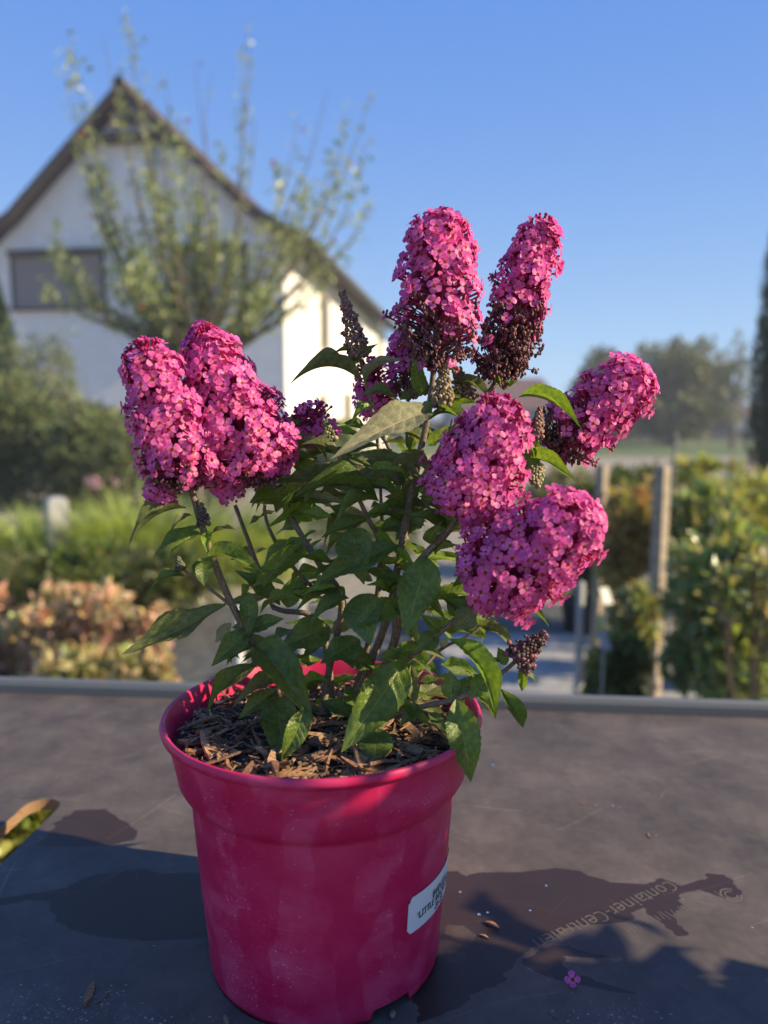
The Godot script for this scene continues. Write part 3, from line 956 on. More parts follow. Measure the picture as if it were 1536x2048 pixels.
	var add := func(l0: Vector2, l1: Vector2, l2: Vector2, l3: Vector2) -> void:
		var k := b.v.size()
		for l in [l0, l1, l2, l3]:
			b.v.append(board_world(l, 0.0))
			b.n.append(Vector3.UP)
			b.uv.append(Vector2(l.x / lw, 1.0 - l.y / ld))
			b.c.append(Color.WHITE)
		b.ix.append_array([k, k + 1, k + 2, k, k + 2, k + 3])
	add.call(Vector2(0, 0), Vector2(0, ld), Vector2(cx - 0.03, ld), Vector2(cx - 0.03, 0))
	add.call(Vector2(cx + 0.03, 0), Vector2(cx + 0.03, ld), Vector2(lw, ld), Vector2(lw, 0))
	add.call(Vector2(cx - 0.03, 0), Vector2(cx - 0.03, y0), Vector2(cx + 0.03, y0), Vector2(cx + 0.03, 0))
	add.call(Vector2(cx - 0.03, y1), Vector2(cx - 0.03, ld), Vector2(cx + 0.03, ld), Vector2(cx + 0.03, y1))
	for k in slot.size():                                     # between the slot and the rectangle round it
		var p := slot[k]
		var q := slot[(k + 1) % slot.size()]
		var ep := Vector2(cx + 0.03 * signf(p.x - cx + 1e-7), p.y)
		var eq := Vector2(cx + 0.03 * signf(q.x - cx + 1e-7), q.y)
		if signf(p.x - cx) != signf(q.x - cx) and absf(p.y - q.y) < 0.006:
			continue
		if p.y > q.y: add.call(ep, p, q, eq)
		else: add.call(p, q, eq, ep)
	part("board", b.done(), m, o)
	var edge := mat("plywood_edge", lin(0.30, 0.19, 0.10), 0.8)
	edge.albedo_texture = noise_tex(52, 0.02, lin(0.5, 0.4, 0.3), Color(1, 1, 1))
	b = MB.new()
	for k in slot.size():
		var p := board_world(slot[k], 0.0)
		var q := board_world(slot[(k + 1) % slot.size()], 0.0)
		var h := Vector3(0, -0.010, 0)
		b.quad(p + h, p, q, q + h)
	for e in [[Vector2(0, 0), Vector2(lw, 0)], [Vector2(lw, 0), Vector2(lw, ld)], [Vector2(lw, ld), Vector2(0, ld)], [Vector2(0, ld), Vector2(0, 0)]]:
		var p := board_world(e[0], 0.0)
		var q := board_world(e[1], 0.0)
		b.quad(p + Vector3(0, -0.010, 0), p, q, q + Vector3(0, -0.010, 0))
	part("edge", b.done(), edge, o)
	b = MB.new()                                           # underside
	for e in [[0.0, cx - 0.03], [cx + 0.03, lw]]:
		b.quad(board_world(Vector2(e[0], 0), -0.010), board_world(Vector2(e[1], 0), -0.010), board_world(Vector2(e[1], ld), -0.010), board_world(Vector2(e[0], ld), -0.010))
	part("underside", b.done(), edge, o)
	# metal rim at the back, a little proud of the board, on spacers that leave gaps
	b = MB.new()
	var t := Transform3D(Basis(Vector3.UP, -BYAW), board_world(Vector2(0, ld), 0))
	b.box(Vector3(-0.01, -0.03, -0.022), Vector3(lw + 0.01, 0.010, -0.002), t)
	var chamfer := MB.new()
	chamfer.tube(PackedVector3Array([t * Vector3(-0.01, 0.010, -0.012), t * Vector3(lw + 0.01, 0.010, -0.012)]), PackedFloat32Array([0.006, 0.006]), 8)
	part("rim", b.done(), M.grey_metal, o)
	part("rim_bead", chamfer.done(), M.grey_metal, o)
	b = MB.new()
	b.box(Vector3(-0.02, -0.03, 0), Vector3(-0.002, 0.004, ld), t)
	part("rim", b.done(), M.grey_metal, o)
	b = MB.new()
	b.box(Vector3(lw + 0.002, -0.03, 0), Vector3(lw + 0.02, 0.004, ld), t)
	part("rim", b.done(), M.grey_metal, o)
	for k in 4:                                            # trolley corner posts
		b = MB.new()
		var l := Vector2(-0.03 if k & 1 else lw + 0.03, 0.02 if k & 2 else ld - 0.02)
		b.tube(PackedVector3Array([board_world(l, -TABLE + 0.02), board_world(l, 0.0)]), PackedFloat32Array([0.014, 0.014]), 8)
		part("corner_post", b.done(), M.grey_metal, o)
	# printed lettering, read from the far side
	var ink := mat("print_ink", lin(0.115, 0.095, 0.075), 0.7)
	var a0 := on(1348, 1768, TABLE)
	var a1 := on(1075, 1888, TABLE)
	lettering(o, "Container-Centralen", a0, a1, ink)
	# second line: the worn double ring mark and the start of the same words
	var c0 := on(1462, 1790, TABLE)
	var ring := MB.new()
	for r in [[0.0075, 0.0062], [0.0045, 0.0034]]:
		for k in 20:
			var g0 := TAU * k / 24.0
			var g1 := TAU * (k + 1) / 24.0
			var y := 0.00012
			ring.quad(c0 + Vector3(cos(g0) * r[1], y, sin(g0) * r[1]), c0 + Vector3(cos(g0) * r[0], y, sin(g0) * r[0]), c0 + Vector3(cos(g1) * r[0], y, sin(g1) * r[0]), c0 + Vector3(cos(g1) * r[1], y, sin(g1) * r[1]))
	part("printed_mark", ring.done(), ink, o)
	var strokes := MB.new()
	var e0 := on(1440, 1790, TABLE)
	var e1 := on(1245, 1862, TABLE)
	var dirv := (e1 - e0).normalized()
	var across := dirv.cross(Vector3.UP).normalized()
	for k in 26:
		if k % 7 == 5: continue
		var p := e0.lerp(e1, k / 26.0) + Vector3(0, 0.00012, 0)
		var hgt := 0.006 if k % 3 else 0.009
		var wd := 0.0007
		var sl := dirv * rnd(-0.001, 0.001)
		strokes.quad(p - across * hgt * 0.5, p + across * hgt * 0.5 + sl, p + across * hgt * 0.5 + sl + dirv * wd, p - across * hgt * 0.5 + dirv * wd)
	part("printed_strokes", strokes.done(), ink, o)

func lettering(o: Node3D, words: String, from: Vector3, to: Vector3, ink: Material) -> void:
	var tm := TextMesh.new()
	tm.text = words
	var font := SystemFont.new()
	font.font_names = PackedStringArray(["Droid Sans"])
	tm.font = font
	tm.font_size = 32
	tm.pixel_size = 0.001
	tm.depth = 0.0
	tm.horizontal_alignment = HORIZONTAL_ALIGNMENT_LEFT
	var box := tm.get_aabb()
	var len := from.distance_to(to)
	var k := len / box.size.x
	var x := (to - from).normalized()
	var z := Vector3.UP
	var y := z.cross(x)
	part("lettering", tm, ink, o, Transform3D(Basis(x * k, y * k, z * k), from + Vector3(0, 0.00012, 0)))

# ---------------------------------------------------------------- pot
func pot_r(h: float) -> float:        # outer radius of the body below the band
	return lerpf(0.0715, 0.0800, h / 0.107)

func pot_and_mulch() -> void:
	var tw := 1024
	var th := 512
	var fn := FastNoiseLite.new()
	fn.seed = 61
	fn.frequency = 0.012
	fn.fractal_octaves = 5
	var a := fn.get_seamless_image(tw, th)
	a.convert(Image.FORMAT_L8)
	fn.seed = 63
	fn.frequency = 0.05
	var a2 := fn.get_seamless_image(tw, th)
	a2.convert(Image.FORMAT_L8)
	var specks := Image.create(tw, th, false, Image.FORMAT_L8)
	for k in 1500:                                   # dried lime drops and dust specks
		var p := Vector2i(int(rnd(0, tw)), int(rnd(th * 0.1, th)))
		var v := rnd(0.15, 0.75)
		if rng.randf() < 0.6: p.x = int(tw * (0.42 + rng.randfn() * 0.035))
		elif rng.randf() < 0.5: p.x = int(tw * (0.60 + rng.randfn() * 0.04))
		specks.fill_rect(Rect2i(p.x, p.y, 1 + int(rng.randf() < 0.5), 1 + int(rng.randf() < 0.6)), Color(v, v, v))
	for k in 60:                                     # scuffs
		var p := Vector2(rnd(0, tw), rnd(0, th))
		var d := Vector2.from_angle(rnd(-0.6, 0.6))
		for q in int(rnd(8, 40)):
			p += d
			specks.set_pixel(posmod(int(p.x), tw), clampi(int(p.y), 0, th - 1), Color(0.2, 0.2, 0.2))
	# water has run over the dust: tall patches where the film is thinner
	fn.seed = 66
	fn.frequency = 0.011
	fn.fractal_octaves = 4
	var washed := fn.get_seamless_image(tw, th / 4)
	washed.convert(Image.FORMAT_L8)
	washed.resize(tw, th, Image.INTERPOLATE_CUBIC)
	var da := a.get_data()
	var db := a2.get_data()
	var ds := specks.get_data()
	var dwash := washed.get_data()
	var oc := PackedByteArray()
	oc.resize(tw * th * 3)
	var orr := PackedByteArray()
	orr.resize(tw * th)
	for i in tw * th:
		var film := clampf((da[i] * 0.8 + db[i] * 0.2) / 255.0, 0, 1) * lerpf(1.0, 0.55, smoothstep(124.0, 140.0, dwash[i]))
		var s := ds[i] / 255.0 * lerpf(1.0, 0.5, smoothstep(126.0, 138.0, dwash[i]))
		oc[i * 3] = int(minf(255.0, 196 + 18 * film + 50 * s))
		oc[i * 3 + 1] = int(minf(255.0, 12 + 72 * film + 140 * s))
		oc[i * 3 + 2] = int(minf(255.0, 74 + 50 * film + 110 * s))
		orr[i] = int(75 + 90 * film + 60 * s)
	var m := mat("pink_plastic", Color(1, 1, 1), 1.0, Color(0.55, 0.35, 0.4))
	m.albedo_texture = ImageTexture.create_from_image(Image.create_from_data(tw, th, false, Image.FORMAT_RGB8, oc))
	m.roughness_texture = ImageTexture.create_from_image(Image.create_from_data(tw, th, false, Image.FORMAT_L8, orr))
	var o := thing("flower_pot", "magenta plastic flower pot with stepped rim holding the butterfly bush", "flower pot", POT)
	o.scale = Vector3(1, 1.054, 1)
	var prof := [[0.066, 0.004], [0.0705, 0.0], [0.0712, 0.004], [0.0718, 0.0075], [0.0713, 0.0082], [pot_r(0.05), 0.05], [pot_r(0.105), 0.105], [0.0805, 0.1075], [0.0845, 0.1105], [0.0868, 0.1145], [0.0878, 0.120], [0.0918, 0.1395], [0.0925, 0.1415], [0.0955, 0.1425], [0.0962, 0.1447], [0.0955, 0.147], [0.0940, 0.1475], [0.0926, 0.1462], [0.0905, 0.139], [0.0862, 0.118], [0.0832, 0.111], [0.0790, 0.106], [0.0700, 0.008], [0.0, 0.008]]
	var nseg := 160
	var pts := PackedVector3Array()
	var uvs := PackedVector2Array()
	for j in prof.size():
		for i in nseg + 1:
			var an := TAU * i / nseg + PI          # seam at the back
			var h: float = prof[j][1]
			# cut-outs in the foot ring
			if j <= 2:
				if fposmod(an - 0.63 + 0.17, TAU / 3.0) < 0.34: h = 0.0068
			pts.append(Vector3(sin(an) * prof[j][0], h, cos(an) * prof[j][0]))
			uvs.append(Vector2(float(i) / nseg, 1.0 - minf(prof[j][1] / 0.148, 1.0) if j < 16 else 0.02))
	var b := MB.new()
	b.sheet(pts, nseg, prof.size() - 1, uvs, PackedColorArray(), true)
	part("shell", b.done(), m, o)
	# sticker wrapped round the right of the pot
	var lab := mat("paper_label", lin(0.70, 0.73, 0.76), 0.35)
	var al0 := deg_to_rad(41.0)
	var al1 := deg_to_rad(88.0)
	var hb := 0.0435
	var hh := 0.0215
	b = MB.new()
	pts = PackedVector3Array()
	for j in 9:
		for i in 25:
			var u := i / 24.0
			var t := j / 8.0
			# rounded corners
			var xx := u * (al1 - al0) * 0.077
			var full := (al1 - al0) * 0.077
			var cr := 0.003
			var yy := t * hh
			var inx := minf(xx, full - xx)
			if inx < cr:
				var cut := cr - sqrt(maxf(0.0, cr * cr - (cr - inx) * (cr - inx)))
				yy = clampf(yy, cut, hh - cut)
			var h := hb + yy
			var an := lerpf(al0, al1, u)
			var r := pot_r(h) + 0.0005
			pts.append(Vector3(sin(an) * r, h, cos(an) * r))
	b.sheet(pts, 24, 8)
	var sticker := part("sticker", b.done(), lab, o)
	var ink := mat("label_ink", lin(0.03, 0.03, 0.035), 0.6)
	wrapped_text(sticker, "BUDLEJA", al0 + 0.43, hb + 0.0132, 0.0043, ink)
	wrapped_text(sticker, "'LITTLE ROCKSTAR'", al0 + 0.40, hb + 0.0082, 0.0043, ink)
	wrapped_text(sticker, "28-35", al0 + 0.43, hb + 0.0034, 0.0040, ink)

	# soil and wood chips
	var mu := thing("bark_mulch", "shredded brown wood chip mulch filling the pink pot", "mulch", POT)
	mu.scale = Vector3(1, 1.054, 1)
	b = MB.new()
	pts = PackedVector3Array()
	var sn := FastNoiseLite.new()
	sn.frequency = 40.0
	for j in 13:
		for i in 41:
			var an := TAU * i / 40.0
			var r := 0.0888 * (1.0 - j / 12.0)
			var p := Vector3(sin(an) * r, 0, cos(an) * r)
			p.y = 0.132 + 0.006 * (1.0 - r / 0.0888) + sn.get_noise_2d(p.x, p.z) * 0.003
			pts.append(p)
	b.sheet(pts, 40, 12, PackedVector2Array(), PackedColorArray(), true)
	part("soil", b.done(), weathered("potting_soil", lin(0.025, 0.016, 0.011), lin(0.07, 0.045, 0.03), 14.0, 0.95, 71, 0.02, 6.0), mu)
	var shapes := []
	for k in 8:
		b = MB.new()
		var w := 0.16 + 0.06 * (k % 4)
		var th2 := 0.035 + 0.02 * (k % 3)
		var bend := rnd(-0.12, 0.12)
		var pa := []
		for q in 4:
			var t := q / 3.0 - 0.5
			var wq := w * (1.0 if q == 1 or q == 2 else rnd(0.25, 0.8))
			var y := bend * (1.0 - 4.0 * t * t)
			pa.append([Vector3(t + rnd(-0.05, 0.05), y - th2, -wq * 0.5), Vector3(t + rnd(-0.05, 0.05), y + th2, -wq * 0.5), Vector3(t, y + th2 * rnd(0.8, 1.4), wq * 0.5), Vector3(t, y - th2, wq * 0.5)])
		for q in 3:
			for e in 4:
				var f := (e + 1) % 4
				b.quad(pa[q][e], pa[q][f], pa[q + 1][f], pa[q + 1][e])
		b.quad(pa[0][3], pa[0][2], pa[0][1], pa[0][0])
		b.quad(pa[3][0], pa[3][1], pa[3][2], pa[3][3])
		shapes.append(b.done())
	var woods := []
	for k in 5:
		var c: Array = [[0.32, 0.165, 0.08], [0.42, 0.24, 0.12], [0.24, 0.12, 0.06], [0.29, 0.18, 0.10], [0.17, 0.095, 0.055]][k]
		var wm := mat("chip_wood_%d" % k, Color(1, 1, 1), 0.85)
		wm.albedo_texture = noise_tex(80 + k, 0.03, lin(c[0] * 0.6, c[1] * 0.6, c[2] * 0.6), lin(c[0] * 1.2, c[1] * 1.2, c[2] * 1.2), 128)
		wm.uv1_scale = Vector3(0.3, 1, 1)
		woods.append(wm)
	b = MB.new()
	for k in 1400:                                        # splinters, fibres and crumbs
		var r := sqrt(rng.randf()) * 0.086
		var an := rnd(0, TAU)
		var p := Vector3(sin(an) * r, 0.1345 + 0.006 * (1.0 - r / 0.089) + rnd(0.0, 0.004), cos(an) * r)
		var tone := rnd(0.4, 1.2)
		b.col = [Color(0.25, 0.13, 0.06), Color(0.10, 0.06, 0.035), Color(0.36, 0.21, 0.11), Color(0.05, 0.035, 0.025)][k % 4] * tone
		var l := rnd(0.0015, 0.009)
		var w := rnd(0.0003, 0.0008)
		b.box(Vector3(-l / 2, -w * 0.5, -w), Vector3(l / 2, w * 0.5, w), Transform3D(Basis.from_euler(Vector3(rnd(-0.5, 0.5), rnd(0, TAU), rnd(-0.5, 0.5))), p))
	part("wood_fibres", b.done(), M.tinted, mu).set_meta("kind", "stuff")
	chip_shapes = shapes
	chip_woods = woods
	for k in 300:
		var r := sqrt(rng.randf()) * 0.084
		var an := rnd(0, TAU)
		if k < 190: an = rnd(-1.75, 1.75)                 # more where the camera sees them
		var l := lerpf(0.006, 0.031, pow(rng.randf(), 1.4))
		if r > 0.084 - l * 0.4: r = 0.084 - l * 0.4
		var p := Vector3(sin(an) * r, 0.1335 + 0.006 * (1.0 - r / 0.089) + rnd(0.0, 0.0055), cos(an) * r)
		var bs := Basis.from_euler(Vector3(rnd(-0.7, 0.7), rnd(0, TAU), rnd(-0.35, 0.35))) * Basis.from_scale(Vector3(l, l * rnd(0.45, 0.9), l * rnd(0.25, 0.85)))
		part("wood_chip", shapes[k % 8], woods[rng.randi() % 5], mu, Transform3D(bs, p))

var chip_shapes := []
var chip_woods := []

func wrapped_text(o: Node3D, words: String, centre: float, h: float, size: float, ink: Material) -> void:
	var tm := TextMesh.new()
	tm.text = words
	var font := SystemFont.new()
	font.font_names = PackedStringArray(["Droid Sans"])
	font.font_weight = 700
	tm.font = font
	tm.font_size = 32
	tm.pixel_size = 0.001
	tm.depth = 0.0
	tm.horizontal_alignment = HORIZONTAL_ALIGNMENT_CENTER
	var arr := tm.surface_get_arrays(0)
	var vs: PackedVector3Array = arr[Mesh.ARRAY_VERTEX]
	var ids: PackedInt32Array = arr[Mesh.ARRAY_INDEX]
	var k := size / 0.024
	var b := MB.new()
	for p in vs:
		var y := h + p.y * k
		var an := centre + p.x * k * 0.92 / 0.077
		var r := pot_r(y) + 0.0008
		b.v.append(Vector3(sin(an) * r, y, cos(an) * r))
		b.n.append(Vector3(sin(an), 0, cos(an)))
		b.uv.append(Vector2.ZERO)
		b.c.append(Color.WHITE)
	if ids.size(): b.ix = ids
	else:
		for i in vs.size(): b.ix.append(i)
	part("lettering", b.done(), ink, o)

# ---------------------------------------------------------------- the bush
var leaf_shapes := []
var florets := []
var bud_shapes := []
var plant: Node3D
var rest_t := []
var rest_bud := []

func leaf_mesh(arch: float, droop: float, fold: float, wave: float, twist: float, belly: float) -> ArrayMesh:
	var nu := 8
	var nv := 26
	var pts := PackedVector3Array()
	for j in nv + 1:
		var t := j / float(nv)
		var hwid := 0.5 * pow(sin(PI * pow(t, belly)), 1.05)
		hwid = maxf(hwid, 0.03 if t < 0.1 else 0.0)
		var tw := twist * (t - 0.3)
		for i in nu + 1:
			var u := i / (nu / 2.0) - 1.0
			var au := absf(u)
			var x := u * hwid
			if (i == 0 or i == nu) and t > 0.12 and t < 0.97: x *= 1.0 + (0.035 if j % 2 else -0.035)
			var z := arch * 4.0 * t * (1.0 - t) - droop * t * t + fold * au * hwid * 1.2
			z += wave * sin(t * 11.0 + (2.0 if u > 0 else 0.0)) * au * au * hwid
			# the blade puffs up between the side veins
			z += 0.012 * sin((t * 9.0 - au * 1.6) * TAU) * sin(PI * au) * hwid * 1.8
			var y := t - 0.10 * droop * t * t
			var q := Vector3(x * cos(tw), y, z + x * sin(tw) * 0.4)
			pts.append(q)
	var b := MB.new()
	b.sheet(pts, nu, nv)
	return b.done()

func floret_mesh(cup: float, wilt: float, half_open: bool) -> ArrayMesh:
	var b := MB.new()
	var pink := Color(0.90, 0.165, 0.49)
	var pale := Color(0.92, 0.36, 0.60)
	var throat := Color(0.80, 0.11, 0.035)
	var red := Color(0.55, 0.025, 0.14)
	# tube
	var path := PackedVector3Array()
	var rad := PackedFloat32Array()
	for j in 4:
		path.append(Vector3(0, 0, -0.95 + 0.315 * j))
		rad.append([0.05, 0.065, 0.08, 0.12][j])
	b.col = red
	b.tube(path, rad, 6)
	if half_open:
		b.col = Color(0.62, 0.035, 0.24)
		b.blob(Vector3(0, 0, 0.06), 0.19, Vector3(1, 1, 0.9))
		return b.done()
	for k in 4:
		var a := TAU * k / 4.0 + rnd(-0.12, 0.12)
		var d := Vector3(cos(a), sin(a), 0)
		var s := Vector3(-sin(a), cos(a), 0)
		var pts := PackedVector3Array()
		var cols := PackedColorArray()
		var ln := rnd(0.92, 1.08)
		for j in 5:
			var t := j / 4.0
			var r := lerpf(0.075, 0.55 * ln, t)
			var hw: float = [0.085, 0.14, 0.225, 0.255, 0.15][j]
			for i in 5:
				var u := i / 2.0 - 1.0
				var bulge := (1.0 - u * u) * 0.03 * t
				var z := cup * t * t * 0.4 - wilt * t * t * 0.35 + bulge + rnd(-0.022, 0.022) * t + 0.05 * u * u * t
				pts.append(d * (r - 0.05 * u * u * t) + s * hw * u + Vector3(0, 0, z - 0.05 * (1.0 - t)))
				var c := throat if j == 0 else (pale if j == 1 else pink)
				if j == 4: c = pink.lerp(pale, 0.15)
				cols.append(Color(c.r, c.g, c.b) * rnd(0.92, 1.06))
		b.sheet(pts, 4, 4, PackedVector2Array(), cols)
	b.col = throat
	b.blob(Vector3(0, 0, -0.09), 0.10, Vector3(1, 1, 0.35))
	return b.done()

func leaf(bx: float, by: float, tx: float, ty: float, w: float, face: float, ds0: float, ds1: float, kind: String, shape: int, roll := 0.0) -> void:
	var p := pt(bx, by, PS + ds0)
	var q := pt(tx, ty, PS + ds1)
	leaf_at(p, q, w * PS / F, face, kind, shape, roll)

func leaf_at(p: Vector3, q: Vector3, w: float, face: float, kind: String, shape: int, roll := 0.0) -> void:
	var y := q - p
	var l := y.length()
	y /= l
	var n := (CAM - p).normalized() * face + Vector3.UP * (1.0 - face)
	n = (n - y * n.dot(y)).normalized()
	n = n.rotated(y, roll)
	var x := y.cross(n)
	part("leaf", leaf_shapes[shape], M[kind], plant, Transform3D(Basis(x * w, y * l, n * l), p))

func stem(points: Array, r0: float, r1: float) -> void:
	var raw := PackedVector3Array()
	for d in points:
		raw.append(pt(d[0], d[1], PS + d[2]))
	var path := PackedVector3Array()
	for k in raw.size() - 1:
		var a := raw[maxi(k - 1, 0)]
		var b := raw[k]
		var c := raw[k + 1]
		var d := raw[mini(k + 2, raw.size() - 1)]
		for q in 5:
			path.append(b.cubic_interpolate(c, a, d, q / 5.0))
	path.append(raw[-1])
	var rad := PackedFloat32Array()
	for k in path.size():
		var t := k / float(path.size() - 1)
		var node := 1.0 + 0.25 * maxf(0.0, cos(k * TAU / 6.0) - 0.8) * 5.0 * 0.6
		rad.append(lerpf(r0, r1, t) * node)
	var m := MB.new()
	m.tube(path, rad, 8)
	part("stem", m.done(), M.stem, plant)

# axis from base to tip; florets open from t0 to t1; below is spent, above are buds
func panicle(bx: float, by: float, ds0: float, tx: float, ty: float, ds1: float, rpx: float, t0: float, t1: float, singles: int, opts := {}) -> void:
	var p := pt(bx, by, PS + ds0)
	var q := pt(tx, ty, PS + ds1)
	var ax := q - p
	var l := ax.length()
	ax /= l
	var r := rpx * PS / F
	var side := ax.cross(Vector3(0.2, 0.1, 1)).normalized()
	var up := ax.cross(side)
	var taper: float = opts.get("taper", 0.55)
	var m := MB.new()
	m.col = Color(0.16, 0.10, 0.06)
	m.tube(PackedVector3Array([p, p.lerp(q, 0.5), p.lerp(q, 0.95)]), PackedFloat32Array([0.0016, 0.0012, 0.0007]), 6)
	var fl := 0.0073 * float(opts.get("size", 1.0))
	var area := TAU * r * l * 0.85
	var count := int(area / (fl * fl * 0.35) * float(opts.get("density", 1.0)))
	var head := Node3D.new()
	var dryness: float = opts.get("dry", 1.0)
	var list := []
	for k in count:
		var t := (k + 0.5) / count
		t = clampf(t + rnd(-0.02, 0.02), 0.0, 1.0)
		var a := k * 2.39996 + rnd(-0.25, 0.25)
		var w := radius_at(t, taper)
		var rad := side * cos(a) + up * sin(a)
		var lump := 1.0 + 0.13 * sin(a * 3.0 + t * 19.0) + 0.10 * sin(a * 2.0 - t * 31.0 + by) + rnd(-0.14, 0.12)
		var end := clampf((t - 0.80) / 0.2, 0.0, 1.0)
		var nor := (rad * (1.0 - 0.75 * end) + ax * (0.28 + 0.75 * end) + unit() * 0.22).normalized()
		var at := p + ax * l * t + rad * r * w * lump
		var foot := p + ax * l * maxf(0.0, t - 0.10) + rad * r * w * 0.12
		if t < t0 + 0.08 and rng.randf() < dryness * smoothstep(t0 + 0.02, t0 - 0.26, t + rnd(-0.05, 0.05) + 0.10 * sin(a + 0.8)) + 0.05 * dryness:
			# spent: thin branchlet with a few empty calyces
			m.col = Color(0.10, 0.045, 0.035) * rnd(0.5, 1.3)
			var e := foot.lerp(at, rnd(0.5, 1.08)) + unit() * 0.002
			m.tube(PackedVector3Array([foot, foot.lerp(e, 0.6) + ax * 0.001, e]), PackedFloat32Array([0.0005, 0.0004, 0.0003]), 4)
			for z in 6:
				var tone: Color = [Color(0.15, 0.065, 0.055), Color(0.09, 0.042, 0.042), Color(0.22, 0.11, 0.075), Color(0.20, 0.045, 0.075)][rng.randi() % 4]
				m.col = tone
				m.blob(e + unit() * rnd(0.001, 0.0032), rnd(0.0006, 0.0011), Vector3(1, 1.4, 1))
			continue
		# calyx and pedicel
		m.col = Color(0.34, 0.05, 0.14)
		m.tube(PackedVector3Array([foot, at - nor * fl * 0.8]), PackedFloat32Array([0.0005, 0.0006]), 4)
		if k % 2 == 0: m.blob(at - nor * fl * 0.95 - rad * 0.001, 0.0015, Vector3(1, 1.2, 1))
		var bud := t > t1 and rng.randf() < 0.85
		if rng.randf() < float(opts.get("gaps", 0.05)): continue
		var z := nor
		var x := z.cross(Vector3(rnd(-1, 1), rnd(-1, 1), rnd(-1, 1))).normalized()
		var y := z.cross(x)
		var sc := fl * rnd(0.82, 1.15) * (0.85 if bud else 1.0)
		list.append([Transform3D(Basis(x * sc, y * sc, z * sc), at), z.dot((CAM - at).normalized()) + rnd(-0.1, 0.1), bud])
	var pan := part("flower_panicle", m.done(), M.calyx, plant)
	head.free()
	list.sort_custom(func(a, b): return a[1] > b[1])
	var done := 0
	for e in list:
		if done < singles and not e[2]:
			part("floret", florets[rng.randi() % florets.size()], M["petal_%d" % (rng.randi() % 3)], pan, e[0])
			done += 1
		elif e[2]: rest_bud.append(e[0])
		else: rest_t.append(e[0])

func radius_at(t: float, taper: float) -> float:
	var w := lerpf(1.0, taper, smoothstep(0.25, 1.0, t))
	w *= clampf(sqrt(maxf(0.0, 1.0 - pow(maxf(0.0, (t - 0.80) / 0.2), 2.0))), 0.0, 1.0)
	w *= lerpf(0.55, 1.0, smoothstep(0.0, 0.18, t))
	return w

func bud_spike(bx: float, by: float, tx: float, ty: float, ds: float, rpx: float, tones: Array, n := 200) -> void:
	var p := pt(bx, by, PS + ds)
	var q := pt(tx, ty, PS + ds)
	var ax := (q - p).normalized()
	var l := p.distance_to(q)
	var r := rpx * PS / F
	var side := ax.cross(Vector3(0.2, 0.1, 1)).normalized()
	var up := ax.cross(side)
	var m := MB.new()
	m.col = Color(0.16, 0.12, 0.06)
	m.tube(PackedVector3Array([p, q]), PackedFloat32Array([0.0011, 0.0005]), 6)
	for k in n:
		var t := (k + 0.5) / n
		var a := k * 2.39996
		var w := (1.0 - 0.82 * t) * lerpf(0.7, 1.0, smoothstep(0.0, 0.15, t)) * (1.0 + 0.22 * sin(t * 34.0))
		var rad := side * cos(a) + up * sin(a)
		var tone: Color = tones[rng.randi() % tones.size()]
		m.col = tone * rnd(0.7, 1.3)
		m.blob(p + ax * l * t + rad * r * w * rnd(0.72, 1.05), rnd(0.0010, 0.0016) * (1.15 - 0.5 * t))
	part("bud_spike", m.done(), M.calyx, plant)

